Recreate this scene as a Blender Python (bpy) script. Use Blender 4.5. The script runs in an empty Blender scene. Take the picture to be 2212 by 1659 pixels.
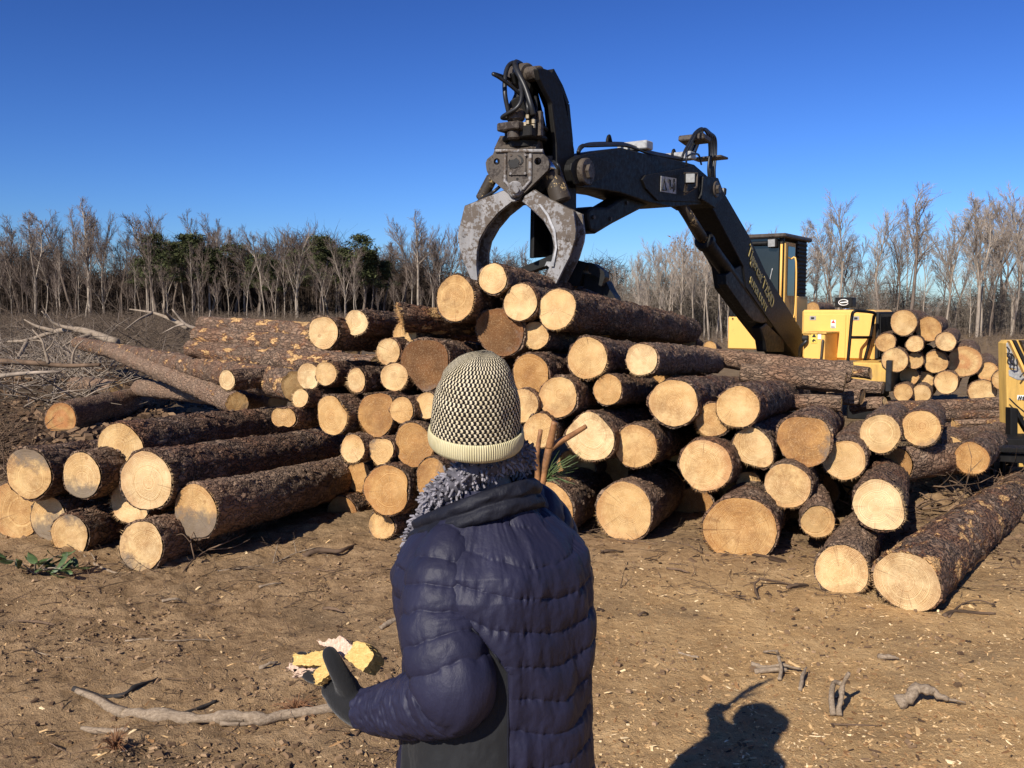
import bpy, math, random
import numpy as np
from mathutils import Vector, Matrix

C = bpy.context.scene.collection
SC = bpy.context.scene
RAD = math.radians
rng = random.Random(7)
nrng = np.random.default_rng(7)

# ---------------------------------------------------------------- camera
PW, PH, PF = 2212.0, 1659.0, 1982.0          # photo frame and focal length in the same pixels
HORIZON = 668.0
CAM_H = 1.70
PITCH = math.atan((PH / 2 - HORIZON) / PF)
cam_data = bpy.data.cameras.new('camera')
cam_data.sensor_fit = 'HORIZONTAL'
cam_data.sensor_width = 36.0
cam_data.lens = 36.0 * PF / PW
cam_data.clip_start = 0.05
cam_data.clip_end = 3000
cam = bpy.data.objects.new('camera', cam_data)
C.objects.link(cam)
cam.location = (0, 0, CAM_H)
cam.rotation_euler = (math.pi / 2 - PITCH, 0, 0)
SC.camera = cam

# ---------------------------------------------------------------- sky and sun
SUN_AZ, SUN_EL = RAD(31.5), RAD(35.6)         # light travels forward and to the right
w = bpy.data.worlds.new('World')
SC.world = w
w.use_nodes = True
wn = w.node_tree
wn.nodes.clear()
sky = wn.nodes.new('ShaderNodeTexSky')
sky.sky_type = 'NISHITA'
sky.sun_disc = False
sky.sun_elevation = SUN_EL
sky.sun_rotation = math.pi + SUN_AZ
sky.altitude = 100
sky.air_density = 1.0
sky.dust_density = 0.35
sky.ozone_density = 3.5
pre = wn.nodes.new('ShaderNodeVectorMath')
pre.operation = 'SCALE'
pre.inputs['Scale'].default_value = 0.115
gam = wn.nodes.new('ShaderNodeGamma')
gam.inputs['Gamma'].default_value = 1.6
tint = wn.nodes.new('ShaderNodeVectorMath')
tint.operation = 'MULTIPLY'
tint.inputs[1].default_value = (.40 * 10, .53 * 10, .80 * 10)
bg = wn.nodes.new('ShaderNodeBackground')
bg.inputs['Strength'].default_value = 0.115
wo = wn.nodes.new('ShaderNodeOutputWorld')
wn.links.new(sky.outputs[0], pre.inputs[0])
wn.links.new(pre.outputs[0], gam.inputs['Color'])
wn.links.new(gam.outputs[0], tint.inputs[0])
wn.links.new(tint.outputs[0], bg.inputs['Color'])
wn.links.new(bg.outputs[0], wo.inputs['Surface'])
sl = bpy.data.lights.new('sun', 'SUN')
sl.energy = 5.0
sl.angle = RAD(0.5)
sl.color = (1.0, 0.93, 0.82)
so = bpy.data.objects.new('sun', sl)
C.objects.link(so)
so.rotation_euler = Vector((math.sin(SUN_AZ) * math.cos(SUN_EL), math.cos(SUN_AZ) * math.cos(SUN_EL), -math.sin(SUN_EL))).to_track_quat('-Z', 'Y').to_euler()
so.location = (-20, -30, 30)
SC.view_settings.view_transform = 'Standard'
SC.view_settings.look = 'None'
SC.view_settings.exposure = 0.46
SC.view_settings.gamma = 1.0
SC.cycles.max_bounces = 5
SC.cycles.diffuse_bounces = 3
SC.cycles.glossy_bounces = 2
SC.cycles.transmission_bounces = 3

# ---------------------------------------------------------------- photo geometry
CAMP = np.array([0, 0, CAM_H])
FWD = np.array([0, math.cos(PITCH), -math.sin(PITCH)])
UPV = np.array([0, math.sin(PITCH), math.cos(PITCH)])
RGT = np.array([1.0, 0, 0])


def ray(px, py):
    return FWD + RGT * ((px - PW / 2) / PF) + UPV * ((PH / 2 - py) / PF)


def at(px, py, Y):
    d = ray(px, py)
    return CAMP + d * (Y / d[1])


def on_ground(px, py, z=0.0):
    d = ray(px, py)
    return CAMP + d * ((z - CAM_H) / d[2])


def mpp(p):
    """metres per photo pixel at point p"""
    return float(np.dot(np.asarray(p) - CAMP, FWD)) / PF


# ---------------------------------------------------------------- numpy noise
def _hash(ix, iy, iz, s):
    n = (ix.astype(np.int64) * 374761393 + iy.astype(np.int64) * 668265263 + iz.astype(np.int64) * 1274126177 + s * 974634211) & 0xFFFFFFFF
    n = ((n ^ (n >> 13)) * 1274126177) & 0xFFFFFFFF
    n = ((n ^ (n >> 16)) * 2246822519) & 0xFFFFFFFF
    return ((n ^ (n >> 15)) & 0xFFFFFF) / float(0xFFFFFF)


def vnoise(x, y, z=None, s=0):
    x = np.asarray(x, float)
    y = np.asarray(y, float)
    z = np.zeros_like(x) if z is None else np.asarray(z, float) + 0 * x
    ix, iy, iz = np.floor(x), np.floor(y), np.floor(z)
    fx, fy, fz = x - ix, y - iy, z - iz
    fx, fy, fz = [f * f * (3 - 2 * f) for f in (fx, fy, fz)]
    out = 0
    for a in (0, 1):
        for b in (0, 1):
            for c in (0, 1):
                wgt = (fx if a else 1 - fx) * (fy if b else 1 - fy) * (fz if c else 1 - fz)
                out = out + wgt * _hash(ix + a, iy + b, iz + c, s)
    return out * 2 - 1


def fbm(x, y, z=None, s=0, o=4, g=0.5):
    t, a = 0, 1.0
    for k in range(o):
        f = 2.0 ** k
        t = t + a * vnoise(x * f, y * f, None if z is None else z * f, s + k)
        a *= g
    return t


def cells(u, v, s=0):
    """jittered grid cells: F2-F1 edge distance and a random value per cell"""
    iu, iv = np.floor(u), np.floor(v)
    f1 = np.full(u.shape, 9.0)
    f2 = np.full(u.shape, 9.0)
    val = np.zeros(u.shape)
    for a in (-1, 0, 1):
        for b in (-1, 0, 1):
            cu, cv = iu + a, iv + b
            z0 = np.zeros_like(cu)
            pu = cu + 0.15 + 0.7 * _hash(cu, cv, z0, s)
            pv = cv + 0.15 + 0.7 * _hash(cu, cv, z0, s + 11)
            d = np.hypot(u - pu, v - pv)
            near = d < f1
            f2 = np.where(near, f1, np.minimum(f2, d))
            val = np.where(near, _hash(cu, cv, z0, s + 23), val)
            f1 = np.where(near, d, f1)
    return f2 - f1, val


# ---------------------------------------------------------------- meshes
def link(o, parent=None):
    C.objects.link(o)
    if parent is not None:
        o.parent = parent
    return o


def mesh_data(name, V, faces, smooth=True):
    """faces: an (n,k) int array or a list of lists / arrays mixing sizes"""
    me = bpy.data.meshes.new(name)
    V = np.asarray(V, np.float32)
    if isinstance(faces, np.ndarray):
        groups = [faces]
    else:
        groups = []
        by = {}
        for f in faces:
            if isinstance(f, np.ndarray) and f.ndim == 2:
                groups.append(f)
            else:
                by.setdefault(len(f), []).append(f)
        groups += [np.array(x, np.int64) for x in by.values()]
    loops = np.concatenate([g.ravel() for g in groups]).astype(np.int32)
    tot = np.concatenate([np.full(len(g), g.shape[1]) for g in groups]).astype(np.int32)
    start = np.concatenate([[0], np.cumsum(tot)[:-1]]).astype(np.int32)
    me.vertices.add(len(V))
    me.vertices.foreach_set('co', V.ravel())
    me.loops.add(len(loops))
    me.loops.foreach_set('vertex_index', loops)
    me.polygons.add(len(tot))
    me.polygons.foreach_set('loop_start', start)
    me.polygons.foreach_set('loop_total', tot)
    me.update(calc_edges=True)
    me.polygons.foreach_set('use_smooth', np.full(len(tot), bool(smooth)))
    me.validate()
    return me


def obj(name, V, faces, mat, parent=None, smooth=True):
    me = mesh_data(name, V, faces, smooth)
    if mat is not None:
        me.materials.append(mat)
    return link(bpy.data.objects.new(name, me), parent)


def vcol(o, name, val):
    """per vertex float attribute"""
    a = o.data.attributes.new(name, 'FLOAT', 'POINT')
    a.data.foreach_set('value', np.asarray(val, np.float32).ravel())


def empty(name, loc=(0, 0, 0), rot=None):
    o = bpy.data.objects.new(name, None)
    C.objects.link(o)
    o.empty_display_size = 0.2
    o.location = loc
    if rot is not None:
        o.rotation_euler = rot
    return o


def tag(o, label=None, cat=None, group=None, kind=None):
    if label:
        o['label'] = label
    if cat:
        o['category'] = cat
    if group:
        o['group'] = group
    if kind:
        o['kind'] = kind
    return o


class MB:
    """collects pieces into one mesh"""

    def __init__(s):
        s.V, s.F, s.n = [], [], 0

    def add(s, V, F):
        V = np.asarray(V, float)
        for f in F:
            s.F.append([i + s.n for i in f])
        s.V.append(V)
        s.n += len(V)

    def addq(s, V, Q):
        s.V.append(np.asarray(V, float))
        s.F.append(np.asarray(Q) + s.n)
        s.n += len(V)

    def box(s, c, size, M=None, bev=0.0):
        hx, hy, hz = [v / 2 for v in size]
        b = min(bev, hx * .9, hy * .9, hz * .9)
        if b <= 0:
            V = [(x, y, z) for x in (-hx, hx) for y in (-hy, hy) for z in (-hz, hz)]
            F = [(0, 1, 3, 2), (4, 6, 7, 5), (0, 4, 5, 1), (2, 3, 7, 6), (0, 2, 6, 4), (1, 5, 7, 3)]
            V = np.array(V)
        else:
            V, F, idx = [], [], {}
            sg = (-1, 1)
            for x in sg:
                for y in sg:
                    for z in sg:
                        for k in range(3):
                            p = [x * hx, y * hy, z * hz]
                            for j in range(3):
                                if j != k:
                                    p[j] -= (x, y, z)[j] * b
                            idx[(x, y, z, k)] = len(V)
                            V.append(p)
            for k in range(3):
                a, c2 = [j for j in range(3) if j != k]
                for sv in sg:
                    q = []
                    for (u, v) in ((-1, -1), (1, -1), (1, 1), (-1, 1)):
                        t = [0, 0, 0]
                        t[k], t[a], t[c2] = sv, u, v
                        q.append(idx[(*t, k)])
                    flip = (sv > 0) == (k == 1)
                    F.append(q[::-1] if flip else q)
                for u in sg:
                    for v in sg:
                        t0, t1 = [0, 0, 0], [0, 0, 0]
                        t0[k], t1[k] = -1, 1
                        t0[a] = t1[a] = u
                        t0[c2] = t1[c2] = v
                        F.append([idx[(*t0, a)], idx[(*t0, c2)], idx[(*t1, c2)], idx[(*t1, a)]])
            for x in sg:
                for y in sg:
                    for z in sg:
                        F.append([idx[(x, y, z, k)] for k in range(3)])
            V = np.array(V)
        if M is not None:
            V = V @ np.asarray(M, float).T
        s.add(V + np.asarray(c, float), F)
        return s

    def tube(s, pts, r, n=8, caps=True):
        pts = np.asarray(pts, float)
        m = len(pts)
        r = np.broadcast_to(np.asarray(r, float), (m,))
        T = np.gradient(pts, axis=0)
        T /= np.linalg.norm(T, axis=1)[:, None] + 1e-12
        ref = np.array([0, 0, 1.0]) if abs(T[0][2]) < .9 else np.array([1.0, 0, 0])
        A = np.cross(T[0], ref)
        A /= np.linalg.norm(A)
        V = []
        ang = np.arange(n) * 2 * math.pi / n
        for i in range(m):
            A = A - T[i] * np.dot(A, T[i])
            A /= np.linalg.norm(A) + 1e-12
            B = np.cross(T[i], A)
            V.append(pts[i] + r[i] * (np.cos(ang)[:, None] * A + np.sin(ang)[:, None] * B))
        V = np.concatenate(V)
        i = np.arange(m - 1)[:, None] * n
        j = np.arange(n)[None, :]
        k = (j + 1) % n
        Q = np.stack([i + j, i + k, i + n + k, i + n + j], -1).reshape(-1, 4)
        base = s.n
        s.addq(V, Q)
        if caps:
            s.F.append([base + x for x in range(n)][::-1])
            s.F.append([base + (m - 1) * n + x for x in range(n)])
        return s

    def prism(s, poly, thick, O, X, Y, hole=None):
        """polygon in plane (O; X, Y), extruded by thick along X x Y, centred"""
        O, X, Y = [np.asarray(v, float) for v in (O, X, Y)]
        Z = np.cross(X, Y)
        Z /= np.linalg.norm(Z)
        P = np.array([O + X * a + Y * b for a, b in poly])
        n = len(P)
        V = np.concatenate([P - Z * thick / 2, P + Z * thick / 2])
        F = [list(range(n))[::-1], [n + i for i in range(n)]]
        F += [[i, (i + 1) % n, n + (i + 1) % n, n + i] for i in range(n)]
        s.add(V, F)
        return s

    def cyl(s, a, b, r, n=16, r2=None, bev=0.0):
        a, b = np.asarray(a, float), np.asarray(b, float)
        r2 = r if r2 is None else r2
        if bev:
            L = np.linalg.norm(b - a)
            t = min(bev / L, .4)
            s.tube([a, a + (b - a) * 1e-4, a + (b - a) * t, b - (b - a) * t, b - (b - a) * 1e-4, b], [0.001, r - bev, r, r2, r2 - bev, .001], n, False)
        else:
            s.tube([a, b], [r, r2], n)
        return s

    def build(s, name, mat, parent=None, smooth=False, bevel=0.0):
        o = obj(name, np.concatenate(s.V), s.F, mat, parent, smooth or not bevel)
        if not smooth and not bevel:
            o.data.set_sharp_from_angle(angle=RAD(30))
        if bevel:
            m = o.modifiers.new('bevel', 'BEVEL')
            m.width = bevel
            m.segments = 2
            m.limit_method = 'ANGLE'
            m.angle_limit = RAD(35)
        return o


def grid_quads(nr, nc, wrap=False):
    i = np.arange(nr - 1)[:, None] * nc
    j = np.arange(nc if wrap else nc - 1)[None, :]
    k = (j + 1) % nc
    return np.stack([i + j, i + k, i + nc + k, i + nc + j], -1).reshape(-1, 4)


# ---------------------------------------------------------------- shader helper
class Sh:
    def __init__(s, name):
        s.m = bpy.data.materials.new(name)
        s.m.use_nodes = True
        s.t = s.m.node_tree
        s.t.nodes.clear()
        s.out = s.t.nodes.new('ShaderNodeOutputMaterial')

    def n(s, typ, ins=None, out=0, **kw):
        nd = s.t.nodes.new('ShaderNode' + typ)
        for k, v in kw.items():
            setattr(nd, k, v)
        for k, v in (ins or {}).items():
            sock = nd.inputs[k]
            if isinstance(v, bpy.types.NodeSocket):
                s.t.links.new(v, sock)
            else:
                if sock.type == 'RGBA' and len(v) == 3:
                    v = (*v, 1)
                sock.default_value = v
        return nd.outputs[out]

    def math(s, op, a, b=0.0, c=0.0, clamp=False):
        return s.n('Math', {0: a, 1: b, 2: c}, operation=op, use_clamp=clamp)

    def mix(s, f, a, b, blend='MIX'):
        nd = s.t.nodes.new('ShaderNodeMix')
        nd.data_type = 'RGBA'
        nd.blend_type = blend
        for k, v in ((0, f), (6, a), (7, b)):
            if isinstance(v, bpy.types.NodeSocket):
                s.t.links.new(v, nd.inputs[k])
            else:
                nd.inputs[k].default_value = (*v, 1) if hasattr(v, '__len__') and len(v) == 3 else v
        return nd.outputs[2]

    def ramp(s, f, stops, interp='LINEAR'):
        nd = s.t.nodes.new('ShaderNodeValToRGB')
        nd.color_ramp.interpolation = interp
        e = nd.color_ramp.elements
        while len(e) < len(stops):
            e.new(0.5)
        for el, (p, c) in zip(e, stops):
            el.position = p
            el.color = (*c, 1) if hasattr(c, '__len__') else (c, c, c, 1)
        s.t.links.new(f, nd.inputs[0])
        return nd.outputs[0]

    def obj_co(s):
        return s.n('TexCoord', out=3)

    def mapping(s, v, scale=(1, 1, 1), loc=(0, 0, 0), rot=(0, 0, 0)):
        return s.n('Mapping', {0: v, 'Scale': scale, 'Location': loc, 'Rotation': rot})

    def noise(s, v, scale, detail=4, rough=.55, dist=0.0, out=0):
        return s.n('TexNoise', {'Vector': v, 'Scale': scale, 'Detail': detail, 'Roughness': rough, 'Distortion': dist}, out=out)

    def attr(s, name, typ='GEOMETRY', out=2):
        return s.n('Attribute', attribute_type=typ, attribute_name=name, out=out)

    def bump(s, h, dist, strength=1.0, normal=None):
        d = {'Height': h, 'Distance': dist, 'Strength': strength}
        if normal is not None:
            d['Normal'] = normal
        return s.n('Bump', d)

    def done(s, color, rough=.7, normal=None, metal=0.0, spec=.4, **extra):
        b = s.t.nodes.new('ShaderNodeBsdfPrincipled')
        d = {'Base Color': color, 'Roughness': rough, 'Metallic': metal, 'Specular IOR Level': spec}
        d.update(extra)
        if normal is not None:
            d['Normal'] = normal
        for k, v in d.items():
            if isinstance(v, bpy.types.NodeSocket):
                s.t.links.new(v, b.inputs[k])
            else:
                sock = b.inputs[k]
                sock.default_value = (*v, 1) if sock.type == 'RGBA' and len(v) == 3 else v
        s.t.links.new(b.outputs[0], s.out.inputs[0])
        return s.m
# ---------------------------------------------------------------- materials
def face_material():
    s = Sh('cut_wood')
    co = s.obj_co()
    R = s.attr('radius', 'OBJECT')
    tone = s.attr('tone', 'OBJECT')
    stain = s.attr('stain', 'OBJECT')
    sdir = s.attr('stain_dir', 'OBJECT')
    red = s.attr('red', 'OBJECT')
    px = s.attr('pith_x', 'OBJECT')
    pz = s.attr('pith_z', 'OBJECT')
    seed = s.attr('seed', 'OBJECT')
    cv = s.n('CombineXYZ', {0: seed, 1: seed, 2: seed})
    cs = s.n('VectorMath', {0: co, 1: cv}, operation='ADD')
    sep = s.t.nodes.new('ShaderNodeSeparateXYZ')
    s.t.links.new(co, sep.inputs[0])
    x = s.math('SUBTRACT', sep.outputs[0], px)
    z = s.math('SUBTRACT', sep.outputs[2], pz)
    rr = s.math('SQRT', s.math('ADD', s.math('MULTIPLY', x, x), s.math('MULTIPLY', z, z)))
    big = s.noise(cs, 4.0, 2)
    mid = s.noise(cs, 22, 4)
    fine = s.noise(cs, 120, 3)
    wob = s.math('ADD', s.math('MULTIPLY', s.math('SUBTRACT', big, .5), .05), s.math('MULTIPLY', s.math('SUBTRACT', mid, .5), .006))
    rw = s.math('ADD', rr, wob)
    # ring spacing varies with radius
    ph = s.math('ADD', s.math('MULTIPLY', rw, 820.0), s.math('MULTIPLY', s.noise(s.n('CombineXYZ', {0: s.math('MULTIPLY', rw, 25.0), 1: seed}), 1.0, 2), 30.0))
    ring = s.math('ADD', s.math('MULTIPLY', s.math('SINE', ph), .5), .5)
    ring = s.math('POWER', ring, 2.2)
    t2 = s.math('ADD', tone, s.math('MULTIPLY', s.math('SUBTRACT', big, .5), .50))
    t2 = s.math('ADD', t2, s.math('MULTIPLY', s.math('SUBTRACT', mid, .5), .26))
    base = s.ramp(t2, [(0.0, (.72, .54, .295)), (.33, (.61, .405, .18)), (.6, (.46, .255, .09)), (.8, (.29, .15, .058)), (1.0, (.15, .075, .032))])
    dark = s.mix(1.0, base, (.50, .34, .20), 'MULTIPLY')
    rel = s.math('DIVIDE', rr, R)
    ramt = s.math('MULTIPLY', ring, s.ramp(s.noise(cs, 7, 3), [(.34, .12), (.62, .85)]))
    col = s.mix(ramt, base, dark)
    # darker reddish rim and heart
    blot = s.ramp(s.noise(cs, 5.5, 5, .7), [(.46, 0.0), (.66, .62)])
    col = s.mix(s.math('MULTIPLY', blot, s.attr('blotch', 'OBJECT')), col, s.mix(fine, (.15, .075, .03), (.36, .20, .085)))
    hm = s.math('MULTIPLY', s.ramp(s.math('ADD', rel, s.math('MULTIPLY', s.math('SUBTRACT', big, .5), .8)), [(.05, 0.0), (.2, .7), (.4, .7), (.6, 0.0)]), s.attr('heart', 'OBJECT'))
    col = s.mix(s.math('MULTIPLY', hm, s.ramp(fine, [(.35, .3), (.6, 1.0)])), col, (.42, .13, .045))
    rim = s.ramp(s.math('ADD', rel, s.math('MULTIPLY', s.math('SUBTRACT', mid, .5), .35)), [(.70, 0.0), (.98, .75)])
    rim = s.math('MULTIPLY', rim, s.math('ADD', .25, red))
    col = s.mix(rim, col, s.mix(.55, base, (.30, .095, .03)))
    heart = s.ramp(s.math('ADD', rel, s.math('MULTIPLY', s.math('SUBTRACT', big, .5), .5)), [(.05, .32), (.42, 0.0)])
    col = s.mix(heart, col, s.mix(.5, base, (.42, .19, .07)))
    # radial checks
    ang = s.math('ARCTAN2', z, x)
    an = s.noise(s.n('CombineXYZ', {0: s.math('MULTIPLY', s.math('SINE', ang), 3.0), 1: s.math('MULTIPLY', s.math('COSINE', ang), 3.0), 2: seed}), 2.2, 3, .6)
    chk = s.ramp(s.math('ABSOLUTE', s.math('SUBTRACT', an, .5)), [(.0, 1.0), (.013, 0.0)])
    chk = s.math('MULTIPLY', chk, s.ramp(s.noise(cs, 9, 2), [(.46, 0.0), (.56, .8)]))
    col = s.mix(chk, col, (.12, .055, .025))
    # saw marks
    saw = s.n('TexWave', {'Vector': s.mapping(cs, rot=(0, .9, 0)), 'Scale': 38.0, 'Distortion': 3.0, 'Detail': 3.0, 'Detail Scale': 2.0}, out=1)
    sawf = s.ramp(s.noise(cs, 3.5, 2), [(.38, 0.0), (.62, .75)])
    col = s.mix(s.math('MULTIPLY', s.math('MULTIPLY', saw, saw), sawf), col, s.mix(1.0, col, (.62, .5, .4), 'MULTIPLY'))
    # fibre flecks
    col = s.mix(s.ramp(fine, [(.52, 0.0), (.72, .35)]), col, s.mix(.5, base, (.85, .66, .40)))
    # mud and grey weathering from one side
    g = s.math('ADD', s.math('MULTIPLY', x, s.math('COSINE', sdir)), s.math('MULTIPLY', z, s.math('SINE', sdir)))
    g = s.math('ADD', s.math('DIVIDE', g, R), s.math('MULTIPLY', s.math('SUBTRACT', s.noise(cs, 11, 6, .72), .5), 1.9))
    thr = s.math('SUBTRACT', 1.15, s.math('MULTIPLY', stain, 1.6))
    gm = s.n('MapRange', {0: s.math('SUBTRACT', g, thr), 1: -.22, 2: .25, 3: 0.0, 4: .85})
    gm = s.math('MULTIPLY', gm, s.math('GREATER_THAN', stain, .01))
    col = s.mix(gm, col, s.mix(mid, (.085, .070, .055), (.20, .165, .13)))
    # knots
    vor = s.t.nodes.new('ShaderNodeTexVoronoi')
    s.t.links.new(cs, vor.inputs['Vector'])
    vor.inputs['Scale'].default_value = 4.5
    kn = s.ramp(vor.outputs['Distance'], [(.05, .8), (.085, 0.0)])
    col = s.mix(s.math('MULTIPLY', kn, .55), col, (.20, .085, .03))
    h = s.math('ADD', s.math('MULTIPLY', ring, -.35), s.math('ADD', mid, s.math('MULTIPLY', saw, .3)))
    nb = s.bump(h, .004, .8)
    nb = s.bump(fine, .002, .7, nb)
    return s.done(col, .85, nb, spec=.18)


def bark_material(name='pine_bark', far=False):
    s = Sh(name)
    co = s.obj_co()
    seed = s.attr('seed', 'OBJECT')
    lite = s.attr('lite', 'OBJECT')
    scar = s.attr('scar', 'OBJECT')
    cv = s.n('CombineXYZ', {0: seed, 1: seed, 2: seed})
    cs = s.n('VectorMath', {0: co, 1: cv}, operation='ADD')
    wn_ = s.noise(cs, 9, 3, out=1)
    wv = s.n('VectorMath', {0: wn_, 1: (.5, .5, .5)}, operation='SUBTRACT')
    ws = s.n('VectorMath', {0: wv, 'Scale': .13}, operation='SCALE')
    cw = s.n('VectorMath', {0: cs, 1: ws}, operation='ADD')
    pc = s.mapping(cw, (30, 9.0, 30))
    ve = s.t.nodes.new('ShaderNodeTexVoronoi')
    ve.feature = 'DISTANCE_TO_EDGE'
    ve.inputs['Scale'].default_value = 1.0
    s.t.links.new(pc, ve.inputs['Vector'])
    vc = s.t.nodes.new('ShaderNodeTexVoronoi')
    vc.inputs['Scale'].default_value = 1.0
    s.t.links.new(pc, vc.inputs['Vector'])
    edge = ve.outputs['Distance']
    val = s.n('SeparateColor', {0: vc.outputs['Color']})
    lam = s.noise(s.mapping(cw, (45, 11, 45)), 1.0, 4, .6)
    big = s.noise(cs, 2.6, 3)
    fine = s.noise(cs, 60, 3, .6)
    plate = s.ramp(s.math('ADD', s.math('MULTIPLY', val, .5), s.math('MULTIPLY', lam, .55)),
                   [(.2, (.045, .029, .020)), (.45, (.125, .082, .054)), (.62, (.19, .120, .075)), (.8, (.27, .19, .13)), (.95, (.38, .29, .215))])
    redd = s.mix(s.ramp(big, [(.42, 0.0), (.68, .7)]), plate, s.mix(lam, (.075, .030, .016), (.26, .105, .045)))
    redd = s.mix(s.math('MULTIPLY', lite, .75), redd, s.mix(lam, (.20, .122, .075), (.44, .305, .205)))
    crack = s.ramp(s.math('ADD', edge, s.math('MULTIPLY', s.math('SUBTRACT', fine, .5), .10)), [(.015, 1.0), (.11, 0.0)])
    patch = s.ramp(s.noise(cs, 6, 3), [(.35, .25), (.6, 1.0)])
    cf = s.math('MULTIPLY', s.math('MULTIPLY', crack, patch), s.math('SUBTRACT', .9, s.math('MULTIPLY', lite, .5)))
    col = s.mix(cf, redd, s.mix(lite, (.017, .010, .008), (.06, .036, .026)))
    # torn places where pale wood shows
    sc = s.noise(s.mapping(cs, (9, 3.6, 9), (3, 1, 7)), 1.0, 5, .62)
    sc2 = s.math('SUBTRACT', sc, s.math('SUBTRACT', .84, s.math('MULTIPLY', scar, .22)))
    sm = s.n('MapRange', {0: sc2, 1: 0.0, 2: .018, 3: 0.0, 4: 1.0})
    ed = s.n('MapRange', {0: sc2, 1: -.05, 2: 0.0, 3: 0.0, 4: 1.0})
    col = s.mix(s.math('MULTIPLY', ed, .75), col, s.mix(fine, (.11, .036, .014), (.26, .10, .04)))
    col = s.mix(sm, col, s.mix(lam, (.48, .23, .075), (.70, .47, .22)))
    h = s.math('ADD', s.ramp(edge, [(0.0, 0.0), (.14, .75), (.5, 1.0)]), s.math('ADD', s.math('MULTIPLY', val, .5), s.math('MULTIPLY', lam, .9)))
    h = s.math('SUBTRACT', h, s.math('MULTIPLY', sm, .9))
    nb = s.bump(h, .02, .9)
    nb = s.bump(fine, .006, .8, nb)
    return s.done(col, .82, nb, spec=.25)


M_FACE = face_material()
M_BARK = bark_material()


def ground_material():
    s = Sh('dirt')
    geo = s.n('NewGeometry')
    sep = s.t.nodes.new('ShaderNodeSeparateXYZ')
    s.t.links.new(geo, sep.inputs[0])
    X, Y = sep.outputs[0], sep.outputs[1]
    n1 = s.noise(geo, .55, 4)
    n2 = s.noise(geo, 3.2, 5, .6)
    n3 = s.noise(geo, 22, 5, .65)
    n4 = s.noise(geo, 140, 4, .7)
    t = s.math('ADD', s.math('MULTIPLY', n2, .45), s.math('ADD', s.math('MULTIPLY', n3, .35), s.math('MULTIPLY', n4, .25)))
    dirt = s.ramp(t, [(.28, (.105, .063, .033)), (.45, (.25, .158, .082)), (.58, (.37, .242, .130)), (.75, (.52, .365, .215))])
    chips = s.ramp(t, [(.28, (.29, .162, .068)), (.45, (.49, .298, .128)), (.58, (.61, .39, .178)), (.75, (.76, .53, .27))])
    # trampled sawdust lies on the right, bare dirt on the left
    m = s.math('ADD', s.math('SUBTRACT', X, s.math('MULTIPLY', Y, .02)), s.math('MULTIPLY', s.math('SUBTRACT', n1, .5), 2.6))
    mf = s.n('MapRange', {0: m, 1: -.6, 2: 1.0, 3: 0.0, 4: 1.0})
    near = s.n('MapRange', {0: Y, 1: 5.2, 2: 6.6, 3: 1.0, 4: 0.0})
    mf = s.math('MULTIPLY', mf, near)
    col = s.mix(s.math('MULTIPLY', mf, .8), dirt, chips)
    # far clearing: dull litter
    far = s.n('MapRange', {0: Y, 1: 7.5, 2: 12.0, 3: 0.0, 4: 1.0})
    lit = s.ramp(t, [(.3, (.06, .040, .022)), (.5, (.155, .108, .062)), (.72, (.28, .205, .125))])
    col = s.mix(s.math('MULTIPLY', far, .85), col, lit)
    debris = s.math('MULTIPLY', s.n('MapRange', {0: X, 1: -2.2, 2: -3.4, 3: 0.0, 4: .8}), far)
    col = s.mix(debris, col, s.ramp(t, [(.3, (.030, .022, .015)), (.5, (.085, .062, .042)), (.72, (.18, .138, .095))]))
    # damp grey patches, straw flecks
    col = s.mix(s.ramp(s.noise(geo, 1.1, 4, .6), [(.50, 0.0), (.68, .65)]), col, s.mix(n3, (.095, .066, .040), (.25, .175, .105)))
    vo = s.t.nodes.new('ShaderNodeTexVoronoi')
    s.t.links.new(s.mapping(geo, (1, 1.8, 1)), vo.inputs['Vector'])
    vo.inputs['Scale'].default_value = 60
    fl = s.ramp(vo.outputs['Distance'], [(.10, 1.0), (.22, 0.0)])
    fl = s.math('MULTIPLY', fl, s.math('ADD', .12, s.math('MULTIPLY', mf, .75)))
    col = s.mix(fl, col, (.60, .42, .22))
    h = s.math('ADD', s.math('MULTIPLY', n3, .7), s.math('MULTIPLY', n4, .35))
    nb = s.bump(h, .045, .95)
    return s.done(col, .95, nb, spec=.1)


M_DIRT = ground_material()


def plain(name, col, rough=.6, metal=0.0, var=.25, scale=8, bump=.0, spec=.4, dark=None, **kw):
    s = Sh(name)
    co = s.obj_co()
    n = s.noise(co, scale, 5, .6)
    d = dark or tuple(c * (1 - var * 1.6) for c in col)
    c = s.ramp(n, [(.3, d), (.7, tuple(min(1, v * (1 + var)) for v in col))])
    nb = s.bump(s.noise(co, scale * 5, 4, .6), bump, .8) if bump else None
    return s.done(c, rough, nb, metal, spec, **kw)


# ---------------------------------------------------------------- ground
def spaced(lo, hi, core, step, grow=1.13):
    a = list(np.arange(core[0], core[1] + step * .5, step))
    d, v = step, core[1]
    while v < hi:
        d *= grow
        v += d
        a.append(v)
    d, v, b = step, core[0], []
    while v > lo:
        d *= grow
        v -= d
        b.append(v)
    return np.array(b[::-1] + a)


def rough_left(X):
    return 1.0 / (1.0 + np.exp((X - .35) * 3.0))


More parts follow.
